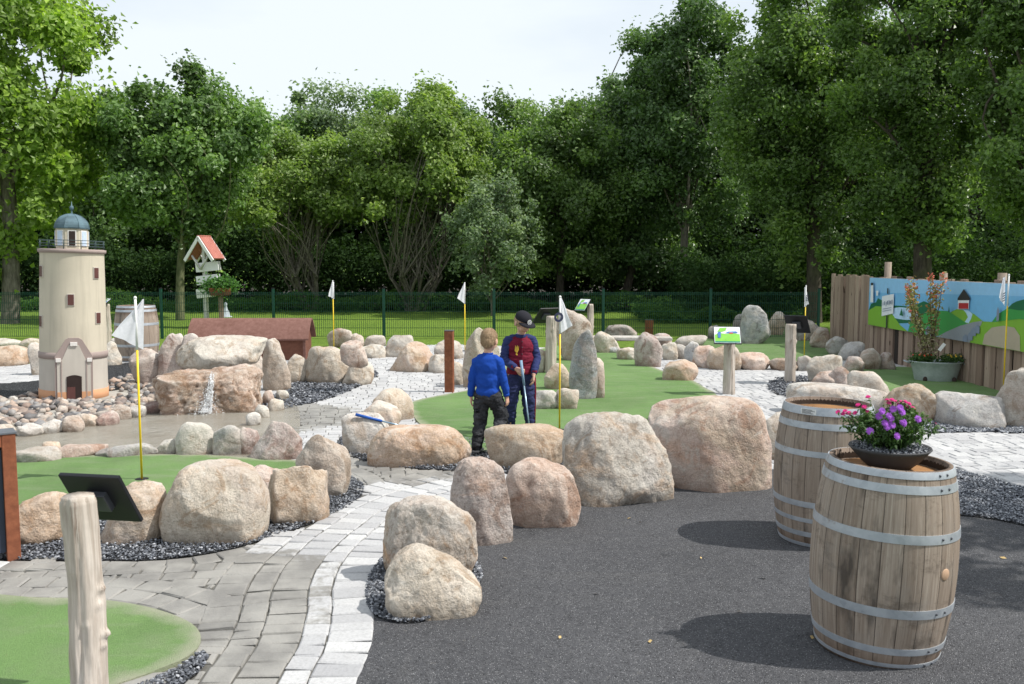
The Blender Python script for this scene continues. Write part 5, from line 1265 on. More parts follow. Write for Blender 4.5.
# ------------------------------------------------------------------ waterfall
def waterfall():
    t = NT('white_water', .15, .5); t.base((.92, .94, .96)); t.b.inputs['Alpha'].default_value = .8
    cx = 207; X, Y0 = G(cx, 413); r = empty('waterfall', (X, Y0 + .03, 0), 0, 'thin white splashing waterfall running down the rust brown block', 'waterfall'); rg = random.Random(8)
    blk = [o_ for o_ in S.objects if 'waterfall runs' in o_.get('label', '')][0]; bpy.context.view_layer.update(); mi = blk.matrix_world.inverted()
    def on_rock(px, py, off):
        d = Vector(ray(px, py)); o_ = Vector((0, 0, CH)); hit, loc, nrm, _i = blk.ray_cast(mi @ o_, (mi.to_3x3() @ d).normalized())
        p = blk.matrix_world @ loc if hit else Vector((*G(px, py), 0.02))
        return p + Vector((0, -off, off * .2))
    for k in range(30):
        x = rg.gauss(0, 2.4); m = MB(); n = 20; pts, rad = [], []; sp_ = rg.uniform(-1, 1)
        y1 = rg.uniform(371, 392)
        for i in range(n):
            f = i / (n - 1); pts.append(on_rock(213 - 6 * f + sp_ * (1.6 + 5.0 * f ** 1.5) + rg.uniform(-1.1, 1.1), y1 + (413 - y1) * f, .02 + .05 * f) - Vector((X, Y0 + .03, 0))); rad.append(rg.uniform(.0015, .006))
        m2 = []
        for i in range(len(pts) - 1):
            if rg.random() < .72: m.tube([pts[i], (Vector(pts[i]) + Vector(pts[i + 1])) / 2 + Vector((rg.uniform(-.004, .004), -.004, 0)), pts[i + 1]], [rad[i] * .3, rad[i], rad[i + 1] * .3], 5)
        m.build('water_strand', t.m, r)
    m = MB()
    for k in range(520):
        f = rg.random() ** .5; m.ball(on_rock(213 - 6 * f + rg.gauss(0, 1.5 + 5.5 * f ** 2), 374 + 42 * f, rg.uniform(.02, .09)) - Vector((X, Y0 + .03, 0)), rg.uniform(.002, .006), 5, 4)
    o = m.build('spray', t.m, r); o['kind'] = 'stuff'
    m = MB()
    for k in range(150):
        a, q = rg.uniform(0, 2 * PI), abs(rg.gauss(0, .10)); m.ball((-.03 + q * 1.5 * math.cos(a), -.10 + q * .8 * math.sin(a), .022), (rg.uniform(.006, .022), rg.uniform(.005, .014), .004), 7, 4)
    m.build('foam', t.m, r)
waterfall()
# blue putter lying on the pale boulder
def putter_mesh(r, L, shaft_mat, grip_mat):
    m = MB(); m.tube([(0, 0, .02), (0, 0, L - .24)], [.0075, .0085], 8); m.build('shaft', shaft_mat, r)
    m = MB(); m.tube([(0, 0, L - .26), (0, 0, L)], [.012, .0155], 10); m.build('grip', grip_mat, r)
    m = MB(); m.box((.035, 0, .012), (.10, .032, .026), bev=.007); m.build('putter_head', BLACKM, r)
BLUEGRIP = plain('blue_rubber', (.02, .10, .42), .5); SHAFT = plain('blue_grey_shaft', (.30, .42, .52), .3, .5)
def lying_putter():
    bpy.context.view_layer.update(); rocks = [o for o in S.objects if o.name.startswith('boulder') and 'white-grey boulder at' in o.get('label', '')]
    def hit(px, py):
        best = None
        for o in rocks:
            mi = o.matrix_world.inverted(); d_ = Vector(ray(px, py)); h, loc, _n, _i = o.ray_cast(mi @ Vector((0, 0, CH)), (mi.to_3x3() @ d_).normalized())
            if h:
                p = o.matrix_world @ loc
                if best is None or p.y < best.y: best = p
        return best
    pts = [p for p in (hit(356 + 28 * t, 417 + 7 * t) for t in np.linspace(0, 1, 12)) if p is not None]
    a = pts[0].copy(); b = pts[-1].copy()
    lift = min(.06, max(0, max((p - (a + (b - a) * (i / (len(pts) - 1)))).dot(Vector((0, -.6, .8))) for i, p in enumerate(pts)))) + .018
    a += Vector((0, -.6, .8)) * lift; b += Vector((0, -.6, .8)) * lift; d = (b - a).normalized()
    r = empty('putter', b + d * .22, 0, 'putter with a blue grip lying on the white-grey boulder at the paving corner', 'putter'); r.rotation_euler = (-d).to_track_quat('Z', 'Y').to_euler()
    putter_mesh(r, (b - a).length + .22, SHAFT, BLUEGRIP)
lying_putter()
# fallen leaves on the asphalt
fm = plain('dry_leaf', (.50, .36, .16), .8)
for k, (px, py) in enumerate(((629, 520), (763, 580), (740, 614), (676, 531), (640, 524), (596, 596), (812, 640), (1003, 560), (560, 640), (701, 560), (650, 644), (505, 560))):
    X, Y = G(px, py); m = MB(); a = random.uniform(0, 6); s = random.uniform(.012, .024); u, w = Vector((math.cos(a), math.sin(a), 0)) * s, Vector((-math.sin(a), math.cos(a), 0)) * s * .5
    m.add([-u + Vector((0, 0, .004)), w + Vector((0, 0, .010)), u + Vector((0, 0, .006)), -w + Vector((0, 0, .002))], [(0, 1, 3), (1, 2, 3)]); o = m.build('fallen_leaf', fm); o.location = (X, Y, .010)
    tag(o, 'small dry yellow leaf lying on the asphalt', 'leaf', 'dry leaves on the asphalt')
# ------------------------------------------------------------------ people
def capsules(parts, voxel, smooth_it=6, factor=.5):
    """(p0, r0, p1, r1) tapered capsules and ('e', centre, radii, rot) ellipsoids fused to one continuous surface"""
    m = MB()
    for q in parts:
        if q[0] == 'e':
            m.ball(q[1], tuple(q[2]), 24, 16, rot=q[3] if len(q) > 3 else None); continue
        a, ra, b, rb = q; a, b = Vector(a), Vector(b); n = 8; d = b - a
        pts = [a + d * (i / n) for i in range(n + 1)]; rad = [ra + (rb - ra) * i / n for i in range(n + 1)]
        m.tube(pts, rad, 16); m.ball(a, ra, 16, 10); m.ball(b, rb, 16, 10)
    me = m.mesh('tmp', False); o = bpy.data.objects.new('tmp', me); col.objects.link(o)
    md = o.modifiers.new('r', 'REMESH'); md.mode = 'VOXEL'; md.voxel_size = voxel; md.use_smooth_shade = True
    sm = o.modifiers.new('s', 'SMOOTH'); sm.factor = factor; sm.iterations = smooth_it
    bpy.context.view_layer.update(); dg = bpy.context.evaluated_depsgraph_get(); out = bpy.data.meshes.new_from_object(o.evaluated_get(dg)); bpy.data.objects.remove(o)
    for p in out.polygons: p.use_smooth = True
    return out
def wrinkle(me, amp, scale, seed=0, zsc=2.2, ridge=True):
    for v in me.vertices:
        n = v.normal; c = v.co
        q = noise.fractal(Vector((c.x * scale, c.y * scale, c.z * scale * zsc + seed)), 1, 2, 3)
        q = (1 - abs(q) * 3) if ridge else q
        v.co = c + n * amp * q
    me.update()
SKINM = NT('skin', .55, .4); SKINM.base(SKINM.mix(SKINM.range(SKINM.noise(SKINM.co(), 18, 4), .3, .7), (.56, .32, .235), (.64, .40, .30))); SKINM.b.inputs['Subsurface Weight'].default_value = .1; SKINM.b.inputs['Subsurface Scale'].default_value = .01; SKIN = SKINM.m
def hand(side, w, fwd, down, curl=.5, L=.13):
    """palm and five fingers as capsules. w wrist, down = direction of the fingers, fwd = direction the palm faces"""
    w = Vector(w); dn = Vector(down).normalized(); pf = Vector(fwd); pf = (pf - dn * pf.dot(dn)).normalized(); lat = dn.cross(pf).normalized() * side
    out = []; k = L / .13
    base = w + dn * .018 * k
    for i, (o, ln) in enumerate(((-.021, .050), (-.007, .057), (.007, .053), (.021, .042))):
        r = (.0082, .0085, .0082, .0072)[i] * k
        kn = base + dn * .045 * k + lat * o * k
        out.append((base + lat * o * .6 * k, .012 * k, kn, .0105 * k))
        d1 = (dn * math.cos(curl * .7) + pf * math.sin(curl * .7)); d2 = (dn * math.cos(curl * 1.6) + pf * math.sin(curl * 1.6)); d3 = (dn * math.cos(curl * 2.4) + pf * math.sin(curl * 2.4))
        a = kn + d1 * ln * .45 * k; b = a + d2 * ln * .32 * k; c = b + d3 * ln * .23 * k
        out += [(kn, r, a, r * .95), (a, r * .95, b, r * .88), (b, r * .88, c, r * .75)]
    t0 = base + lat * -.018 * k + dn * .006 * k; td = (dn * .6 - lat * .65 + pf * .45).normalized(); t1 = t0 + td * .030 * k; t2 = t1 + (td * .6 + dn * .5 + pf * .25).normalized() * .024 * k
    out += [(t0, .0115 * k, t1, .0098 * k), (t1, .0098 * k, t2, .0078 * k)]
    return out
def head_parts(c, h, rot, hair=False):
    """head of height h centred on c; rot turns it (face towards -Y before turning)"""
    k = h / .21; T = lambda x, y, z: Vector(c) + rot @ Vector((x * k, y * k, z * k)); e = []
    e.append(('e', T(0, .012, .022), (.074 * k, .090 * k, .083 * k), rot)); e.append(('e', T(0, -.012, -.028), (.058 * k, .068 * k, .070 * k), rot))
    e.append((T(0, -.035, -.078), .026 * k, T(0, -.05, -.082), .018 * k)); e.append(('e', T(0, -.077, -.002), (.040 * k, .014 * k, .028 * k), rot))
    e += [(T(-.033, -.058, -.035), .024 * k, T(-.03, -.05, -.045), .022 * k), (T(.033, -.058, -.035), .024 * k, T(.03, -.05, -.045), .022 * k)]
    e += [(T(0, -.080, -.002), .008 * k, T(0, -.098, -.028), .010 * k), (T(-.008, -.090, -.030), .007 * k, T(.008, -.090, -.030), .007 * k), (T(-.018, -.078, -.052), .007 * k, T(.018, -.078, -.052), .007 * k)]
    for s in (-1, 1): e.append(('e', T(s * .078, .012, -.010), (.010 * k, .019 * k, .031 * k), rot @ Matrix.Rotation(s * .25, 3, 'Z')))
    return e, T, k
def eyes(T, k, rot, parent):
    white = plain('eye_white', (.75, .74, .72), .2, var=.02); dk = plain('eye_iris', (.05, .07, .09), .15)
    for s in (-1, 1):
        m = MB(); m.ball(T(s * .030, -.071, .008), .0125 * k, 12, 8); e = m.build('eye', white, parent); m = MB(); m.ball(T(s * .030, -.0785, .006), .0065 * k, 10, 6); m.build('iris', dk, e)
        m = MB(); m.tube([T(s * .016, -.085, .026), T(s * .030, -.086, .031), T(s * .045, -.077, .027)], .004 * k, 6); m.build('eyebrow', HAIRM, parent)
def tufts(me, n, L, seed, parent, name='hair_strands'):
    rg = np.random.default_rng(seed); vs = [(v.co.copy(), v.normal.copy()) for v in me.vertices]; V, Fc, T = [], [], []
    for i in range(n):
        c, nn = vs[int(rg.integers(len(vs)))]; d = (Vector((rg.normal() * .35, rg.normal() * .35, -.75)) + nn * .30); d = (d - nn * d.dot(nn) * .75).normalized() + nn * .22; s = nn.cross(d).normalized() * .0022; l = L * rg.uniform(.6, 1.3); b = len(V)
        a = c - nn * .001; m_ = a + d * l * .55 + nn * .003; e = a + d * l
        V += [a - s, a + s, m_ + s * .8, m_ - s * .8, e + s * .2, e - s * .2]; Fc += [(b, b + 1, b + 2, b + 3), (b + 3, b + 2, b + 4, b + 5)]
    link_mesh(name, np_mesh(name, [v[:] for v in V], Fc, 4, False), HAIRM, parent)
def m_hair():
    t = NT('light_brown_hair', .6, .3); v = t.co(); n = t.noise(t.map(v, (60, 60, 12)), 2, 5, .7); t.base(t.mix(t.range(n, .3, .7), (.24, .155, .09), (.52, .37, .23))); t.bump(n, .8, .006); return t.m
HAIRM = m_hair()
def m_denim(name, c1, c2, blotch=.6):
    t = NT(name, .9, .15); v = t.co(); n = t.noise(v, 9, 5, .65); f = t.noise(v, 140, 2, .8); c = t.mix(t.range(n, .42, .68, 0, blotch), c1, c2); t.base(t.mix(t.range(f, .4, .7, 0, .3), c, tuple(x * 1.6 for x in c2))); t.bump(t.math('ADD', t.noise(v, 22, 4), f), .7, .008); return t.m
def person(px, py, H, rz, label, Yoff=0):
    X, Y = G(px, py); return empty('person', (X, Y + Yoff, .026), rz, label, 'person', 'boys playing mini golf')

# ---- smaller boy, seen from behind, walking away; local facing +Y
def boy_blue():
    H = 1.17; r = person(488, 455, H, R(-14), 'small boy in a royal blue jumper and dark jeans walking away, seen from behind'); r.scale = (.93, .96, 1)
    k = H / 1.17; I = Matrix.Identity(3)
    hip = Vector((0, 0, .56)); sho = .915; hc = Vector((.012, .02, 1.072)); hr = Matrix.Rotation(PI - .10, 3, 'Z') @ Matrix.Rotation(.12, 3, 'X')
    # joints
    hl, hr_ = Vector((-.062, 0, .545)), Vector((.062, 0, .545))
    kl, kr = Vector((-.088, .02, .30)), Vector((.125, .10, .325)); al, ar = Vector((-.105, -.05, .065)), Vector((.075, -.07, .13))
    fl, fr = Vector((-.107, .03, .025)), Vector((.073, -.02, .05))
    sl, sr = Vector((-.115, 0, .872)), Vector((.115, 0, .872)); el, er = Vector((-.163, -.015, .70)), Vector((.160, .01, .70)); wl, wr = Vector((-.182, .01, .535)), Vector((.188, .045, .54))
    he, T, hk = head_parts(hc, .222, hr)
    body = he + [((0, .0, .90), .042, (0, .012, 1.0), .042), (sl, .04, sr, .04), ((-.03, 0, .84), .075, (-.02, 0, .62), .075), ((.03, 0, .84), .075, (.02, 0, .62), .075), (hl, .07, kl, .048), (kl, .048, al, .032), (hr_, .07, kr, .048), (kr, .048, ar, .032), (al, .03, fl, .025), (ar, .03, fr, .025),
                 (sl, .040, el, .030), (el, .030, wl, .021), (sr, .040, er, .030), (er, .030, wr, .021)]
    body += hand(1, wl, (.9, .3, 0), (-.05, .10, -1), .45, .125) + hand(-1, wr, (-.9, .3, 0), (.08, .10, -1), .55, .125)
    me = capsules(body, .0055, 3); b = link_mesh('body', me, SKIN, r)
    # hair: short cap with an uneven edge
    Th = lambda x, y, z: T(x, y, z)
    hp = [('e', T(0, .014, .032), (.0775 * hk, .094 * hk, .0815 * hk), hr), ('e', T(0, .045, .002), (.066 * hk, .062 * hk, .066 * hk), hr), ('e', T(0, .055, -.030), (.046 * hk, .034 * hk, .034 * hk), hr)]
    hm = capsules(hp, .006, 2); ho_ = link_mesh('hair', hm, HAIRM, b); tufts(hm, 5200, .017, 1, ho_)
    eyes(T, hk, hr, b)
    blue = m_cloth('royal_blue_knit', (.012, .06, .34), 110, .9, .012)
    jp = [((-.075, 0, .895), .055, (.075, 0, .895), .055), ((0, .0, .915), .052, (0, .004, .925), .048), ('e', (0, .0, .82), (.134, .100, .14), I), ('e', (0, 0, .70), (.126, .100, .18), I), ('e', (0, 0, .590), (.126, .100, .075), I),
          (sl, .052, el, .042), (el, .042, wl + Vector((0, 0, .025)), .035), (sr, .052, er, .042), (er, .042, wr + Vector((0, 0, .025)), .035)]
    jm = capsules(jp, .0075, 6); wrinkle(jm, .0055, 7, 4, 1.3); j = link_mesh('jumper', jm, blue, b)
    m = MB(); m.lathe([(.050, 0), (.054, .004), (.054, .014), (.047, .018)], 24, c=(0, .006, .942)); m.build('collar', blue, j)
    for w_, e_ in ((wl, el), (wr, er)): d = (w_ - e_).normalized(); m = MB(); m.tube([w_ - d * .032, w_ - d * .005], [.034, .032], 18); m.build('cuff', blue, j)
    jeans = m_denim('dark_grey_denim', (.014, .015, .018), (.085, .088, .098))
    tp = [('e', (0, 0, .545), (.117, .092, .085), I), (hl, .082, kl, .066), (kl, .066, al + Vector((0, 0, .01)), .056), (hr_, .082, kr, .068), (kr, .068, ar + Vector((0, 0, .01)), .056)]
    tm = capsules(tp, .0075, 4); wrinkle(tm, .011, 9, 9, 1.6); link_mesh('jeans', tm, jeans, b)
    shoe = plain('black_trainer', (.02, .02, .024), .6); sole = plain('grey_sole', (.30, .30, .31), .7)
    for a_, f_, p_ in ((al, fl, 0), (ar, fr, -.45)):
        c = Vector((a_.x, a_.y, 0)) + Vector((0, 0, a_.z - .065)); M = Matrix.Translation(c + Vector((0, 0, .02))) @ Matrix.Rotation(p_, 4, 'X')
        sm_ = capsules([('e', (0, .0, .028), (.036, .048, .038), I), ('e', (0, .065, .020), (.038, .066, .028), I), ((0, -.01, .03), .034, (0, -.012, .065), .034)], .006, 3); sm_.transform(M); s = link_mesh('shoe', sm_, shoe, b)
        m = MB(); m.M = M; m.box((0, .042, .000), (.074, .185, .02), bev=.009); m.build('sole', sole, s)
boy_blue()

# ---- taller boy facing the camera, head down, putting; local facing -Y
def boy_cap():
    H = 1.30; r = person(520, 436, H, R(10), 'boy in a black cap and maroon jacket with navy sleeves holding a putter')
    I = Matrix.Identity(3)
    hl, hr_ = Vector((-.070, 0, .62)), Vector((.070, 0, .62)); kl, kr = Vector((-.098, -.03, .345)), Vector((.088, -.02, .345)); al, ar = Vector((-.105, .03, .06)), Vector((.105, .0, .06))
    sl, sr = Vector((-.128, .0, .985)), Vector((.128, .0, .985)); el, er = Vector((-.182, -.03, .80)), Vector((.176, -.02, .80)); wl, wr = Vector((-.075, -.175, .715)), Vector((.118, -.150, .650))
    hc = Vector((.012, -.085, 1.182)); hr = Matrix.Rotation(.42, 3, 'Z') @ Matrix.Rotation(.50, 3, 'X')
    he, T, hk = head_parts(hc, .212, hr)
    body = he + [((0, .01, 1.0), .045, hc + Vector((0, .03, -.06)), .044), (sl, .042, sr, .042), ((-.03, 0, .93), .08, (-.02, 0, .68), .078), ((.03, 0, .93), .08, (.02, 0, .68), .078), (hl, .075, kl, .05), (kl, .05, al, .034), (hr_, .075, kr, .05), (kr, .05, ar, .034), (al, .032, al + Vector((0, -.09, -.03)), .026), (ar, .032, ar + Vector((0, -.09, -.03)), .026),
                 (sl, .042, el, .033), (el, .033, wl, .023), (sr, .042, er, .033), (er, .033, wr, .023)]
    # image-left hand closed round the grip, image-right hand hanging relaxed
    body += hand(1, wl, (.2, .9, .1), (.75, -.5, -.35), 1.15, .14) + hand(-1, wr, (-.9, .2, 0), (-.10, -.25, -1), .5, .14)
    b = link_mesh('body', capsules(body, .0055, 3), SKIN, r)
    m = MB(); m.tube([T(-.020, -.0855, -.053), T(0, -.0885, -.051), T(.020, -.0855, -.053)], .0042, 6); m.build('mouth', plain('lip_pink', (.48, .19, .16), .5), b)
    eyes(T, hk, hr, b)
    hm = capsules([('e', T(0, .02, .010), (.080 * hk, .090 * hk, .070 * hk), hr), ('e', T(0, .06, -.03), (.055 * hk, .040 * hk, .045 * hk), hr)], .006, 2); wrinkle(hm, .003, 45, 3, .6); ho_ = link_mesh('hair', hm, HAIRM, b)
    # cap
    capm = m_cloth('black_cap_cloth', (.020, .020, .026), 120, .85, .004)
    cm = capsules([('e', T(0, .010, .052), (.086 * hk, .100 * hk, .072 * hk), hr)], .007, 2)
    bm = bmesh.new(); bm.from_mesh(cm); up = hr @ Vector((0, .08, 1)); o_ = T(0, 0, .044); bmesh.ops.bisect_plane(bm, geom=bm.verts[:] + bm.edges[:] + bm.faces[:], plane_co=o_, plane_no=up, clear_inner=True); bm.to_mesh(cm); bm.free()
    c = link_mesh('cap', cm, capm, b)
    m = MB(); vs, fs = [], []; nn = 14
    for i in range(nn + 1):
        a = -1.15 + 2.3 * i / nn
        for rr_, zz in ((.080, .049), (.115, .050), (.158 if abs(a) < 2 else .14, .040)):
            q = rr_ if rr_ < .1 else rr_ - .045 * (abs(a) / 1.15) ** 2 * (1.6 if rr_ > .14 else .5)
            vs.append(T(math.sin(a) * q * 1.0, -math.cos(a) * q * 1.05 + .0, zz - .018 * (abs(a) / 1.15) ** 2))
    for i in range(nn):
        for j in range(2): q = i * 3 + j; fs.append((q, q + 1, q + 4, q + 3))
    m.add(vs, fs, True); bmk = m.build('brim', capm, c); sd_ = bmk.modifiers.new('s', 'SOLIDIFY'); sd_.thickness = .005
    m = MB(); ctr = T(0, -.092, .066); nrm = (hr @ Vector((0, -1, .42))).normalized(); u = nrm.cross(hr @ Vector((0, 0, 1))).normalized(); w = u.cross(nrm)
    m.add([ctr + nrm * .012 + (u * math.cos(t) + w * math.sin(t)) * .026 for t in np.linspace(0, 2 * PI, 20, endpoint=False)], [list(range(20))]); bd = m.build('badge', WHITEP, c)
    m = MB()
    for t0 in range(20):
        ta, tb = 2 * PI * t0 / 20, 2 * PI * (t0 + 1) / 20
        m.add([ctr + nrm * .0132 + (u * math.cos(t) + w * math.sin(t)) * q for q, t in ((.020, ta), (.020, tb), (.015, tb), (.015, ta))], [(0, 1, 2, 3)])
    m.add([ctr + nrm * .0132 + u * x + w * y for x, y in ((-.006, -.008), (.004, -.008), (.006, .008), (-.004, .008))], [(0, 1, 2, 3)]); m.build('badge_print', FLAGINK, bd)
    # jacket: maroon body with navy raglan sleeves
    mar = m_cloth('maroon_jacket_cloth', (.155, .012, .030), 100, .8, .008); nav = m_cloth('navy_sleeve_cloth', (.030, .040, .125), 70, .85, .012)
    jp = [((-.07, 0, 1.005), .050, (.07, 0, 1.005), .050), ('e', (0, -.005, .92), (.150, .108, .125), I), ('e', (0, -.01, .80), (.145, .108, .15), I), ('e', (0, -.006, .700), (.145, .110, .065), I)]
    jm = capsules(jp, .0075, 5); wrinkle(jm, .005, 8, 2); j = link_mesh('jacket', jm, mar, b)
    for s_, e_, w_ in ((sl, el, wl), (sr, er, wr)):
        d = (w_ - e_).normalized(); sm = capsules([((s_.x * .62, 0, 1.01), .048, s_, .054), (s_, .054, e_, .044), (e_, .044, w_ - d * .03, .036)], .007, 5); wrinkle(sm, .0055, 10, 6); sv = link_mesh('sleeve', sm, nav, j)
        m = MB(); m.tube([w_ - d * .045, w_ - d * .008], [.036, .031], 18); m.build('cuff', mar, sv)
    m = MB(); m.lathe([(.056, 0), (.062, .010), (.060, .035), (.052, .042)], 28, c=(.003, -.014, 1.022), sy=1.0); m.build('collar', nav, j)
    m = MB(); m.lathe([(.046, 0), (.050, .02), (.047, .030)], 24, c=(.003, -.018, 1.042)); m.build('shirt_collar', m_cloth('grey_shirt', (.42, .40, .40), 80), b)
    m = MB(); m.lathe([(.141, 0), (.147, .012), (.146, .035), (.140, .045)], 40, c=(0, -.006, .645), sy=.78); m.build('waistband', mar, j)
    m = MB(); m.box((0, -.116, .82), (.014, .010, .33), bev=.003); m.build('zip_placket', mar, j)
    for z in (.72, .79, .86, .93, .99): m = MB(); m.ball((0, -.122 + .0 * z, z), (.006, .004, .006), 8, 6); m.build('button', STEEL, j)
    gold = plain('gold_print', (.62, .40, .05), .5); m = MB()
    for pts in ([(-.075, .925), (-.070, .955), (-.060, .930), (-.050, .958), (-.042, .928), (-.034, .950), (-.036, .905), (-.050, .875), (-.068, .880), (-.080, .900)], [(-.055, .875), (-.045, .850), (-.060, .848), (-.070, .862)]):
        m.add([(x, -.1085 - .012 * (1 - abs(x) / .15), z) for x, z in pts], [list(range(len(pts)))])
    m.build('gold_emblem', gold, j)
    navt = m_cloth('navy_track_cloth', (.028, .034, .095), 80, .85, .010)
    tp = [('e', (0, 0, .625), (.128, .100, .085), I), (hl, .086, kl, .068), (kl, .068, al + Vector((0, 0, .03)), .052), (hr_, .086, kr, .068), (kr, .068, ar + Vector((0, 0, .03)), .052)]
    tm = capsules(tp, .0075, 4); wrinkle(tm, .009, 9, 5, 1.6); tr = link_mesh('trousers', tm, navt, b)
    m = MB(); h3, k3, a3 = hr_ + Vector((.082, -.03, -.02)), kr + Vector((.064, -.025, 0)), ar + Vector((.046, -.02, .04)); w_ = Vector((.003, -.018, 0))
    m.tube([h3, h3.lerp(k3, .5) + Vector((.004, 0, 0)), k3, k3.lerp(a3, .5), a3], .012, 8); m.build('side_stripe', mar, tr)
    shoe = bpy.data.materials['black_trainer']; sole = bpy.data.materials['grey_sole']
    for a_ in (al, ar):
        M = Matrix.Translation((a_.x, a_.y, .022)); sm_ = capsules([('e', (0, .0, .028), (.038, .05, .040), I), ('e', (0, -.07, .020), (.040, .072, .029), I), ((0, .01, .03), .035, (0, .012, .065), .035)], .006, 3); sm_.transform(M); s = link_mesh('shoe', sm_, shoe, b)
        m = MB(); m.M = M; m.box((0, -.045, .000), (.080, .20, .02), bev=.009); m.build('sole', sole, s)
    # the putter in his hand is a thing of its own
    Mw = r.matrix_basis if False else Matrix.Translation(r.location) @ r.rotation_euler.to_matrix().to_4x4()
    top = Mw @ (wl + Vector((.045, -.045, .075))); Yb = top.y - .20; bx, _ = AT(531, 432, Yb); bot = Vector((bx, Yb, .045)); d = (top - bot)
    pr = empty('putter', bot - d.normalized() * .015, 0, 'pale blue putter held by the boy in the black cap', 'putter'); pr.rotation_euler = d.to_track_quat('Z', 'Y').to_euler(); putter_mesh(pr, d.length + .03, SHAFT, plain('grey_blue_grip', (.20, .30, .42), .5))
boy_cap()
# ------------------------------------------------------------------ trees
def m_bark(name, c1, c2):
    t = NT(name, .9, .15); v = t.co(); n = t.noise(t.map(v, (7, 7, 1.6)), 2, 6, .7); n2 = t.noise(v, 1.5, 4); c = t.mix(t.range(n, .35, .7), c1, c2); c = t.mix(t.range(n2, .5, .7, 0, .5), c, (.08, .10, .04)); t.base(c); t.bump(n, .8, .03); return t.m
BARK = m_bark('grey_bark', (.085, .075, .06), (.26, .235, .20)); BARKD = m_bark('dark_bark', (.04, .034, .028), (.12, .10, .08)); BARKG = m_bark('greenish_bark', (.07, .08, .04), (.22, .22, .13))
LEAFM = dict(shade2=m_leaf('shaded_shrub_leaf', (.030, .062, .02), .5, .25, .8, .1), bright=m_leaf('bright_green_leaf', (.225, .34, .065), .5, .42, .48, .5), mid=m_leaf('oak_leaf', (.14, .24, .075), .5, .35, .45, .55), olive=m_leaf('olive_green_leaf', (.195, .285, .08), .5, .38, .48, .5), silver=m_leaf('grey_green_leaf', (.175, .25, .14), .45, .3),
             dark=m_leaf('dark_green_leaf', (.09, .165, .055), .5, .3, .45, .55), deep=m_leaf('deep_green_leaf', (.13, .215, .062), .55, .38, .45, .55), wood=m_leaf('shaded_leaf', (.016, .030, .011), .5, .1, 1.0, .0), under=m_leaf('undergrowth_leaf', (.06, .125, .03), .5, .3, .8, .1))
def crown_leaves(rg, c, rad, n_leaf, size, clump_r, dens=1.0, shell=.55, spread=.55, gaps=.25, low=-1.0):
    """clumps of leaves through an uneven ellipsoid; more of them near its surface"""
    c = np.array(c); rad = np.array(rad); vol = (rad.prod()) ** (1 / 3)
    clump_r = clump_r * .74; nc = max(60, int(3.0 * dens * (vol / clump_r) ** 2.1))
    d = rg.normal(size=(nc * 3, 3)); d /= np.linalg.norm(d, axis=1)[:, None]
    d = d[d[:, 2] > low][:nc * 2]
    u = rg.random(len(d)); rr = (shell + (1 - shell) * u ** .55)
    off = rg.uniform(0, 100, 3)
    lump = np.array([noise.noise(Vector(x * 1.9 + off)) for x in d]); lump2 = np.array([noise.noise(Vector(x * 4.5 + off + 9)) for x in d])
    keep = lump2 > (-.5 + gaps); rr = rr * (1 + .32 * lump + .16 * lump2)
    P = (c + d * rr[:, None] * rad)[keep][:nc]; D = d[keep][:nc]
    inner = rg.normal(size=(nc // 4, 3)) * .33 * rad + c; P = np.concatenate([P, inner]); D = np.concatenate([D, rg.normal(size=(len(inner), 3))])
    nc = len(P); w = rg.uniform(.5, 1.5, nc); cr = clump_r * rg.uniform(.6, 1.35, nc); ct = rg.normal(0, .17, nc)
    k = rg.choice(nc, n_leaf, p=w / w.sum())
    q = rg.normal(size=(n_leaf, 3)); q /= np.linalg.norm(q, axis=1)[:, None]; q *= (rg.random(n_leaf) ** .45)[:, None]
    loose = (rg.random(n_leaf) < .16)[:, None] * np.clip(rg.normal(0, .6, (n_leaf, 3)), -1, 1) * clump_r
    pos = P[k] + q * cr[k][:, None] * np.array([1.1, 1.1, .95]) + loose
    nor = q * .6 + np.array([.15, -.15, .45]) + rg.normal(size=(n_leaf, 3)) * .6 + D[k] * .3
    tint = np.clip(.45 + ct[k] + rg.normal(0, .14, n_leaf) + q[:, 2] * .12, 0, 1)
    V, Fc, T = leaves(pos, nor, size, 1.45, .22, tint, rg)
    return V, Fc, T, P
def limb(m, a, b, r0, r1, rg, bend=.12, n=6):
    a, b = Vector(a), Vector(b); L = (b - a).length; pts, rad = [], []
    o = Vector(rg.normal(size=3)) * L * bend
    for i in range(n + 1):
        t = i / n; pts.append(a.lerp(b, t) + o * math.sin(PI * t) + Vector((0, 0, L * .08 * math.sin(PI * t)))); rad.append(r0 + (r1 - r0) * t ** .8)
    m.tube(pts, rad, 8, caps=False); return pts
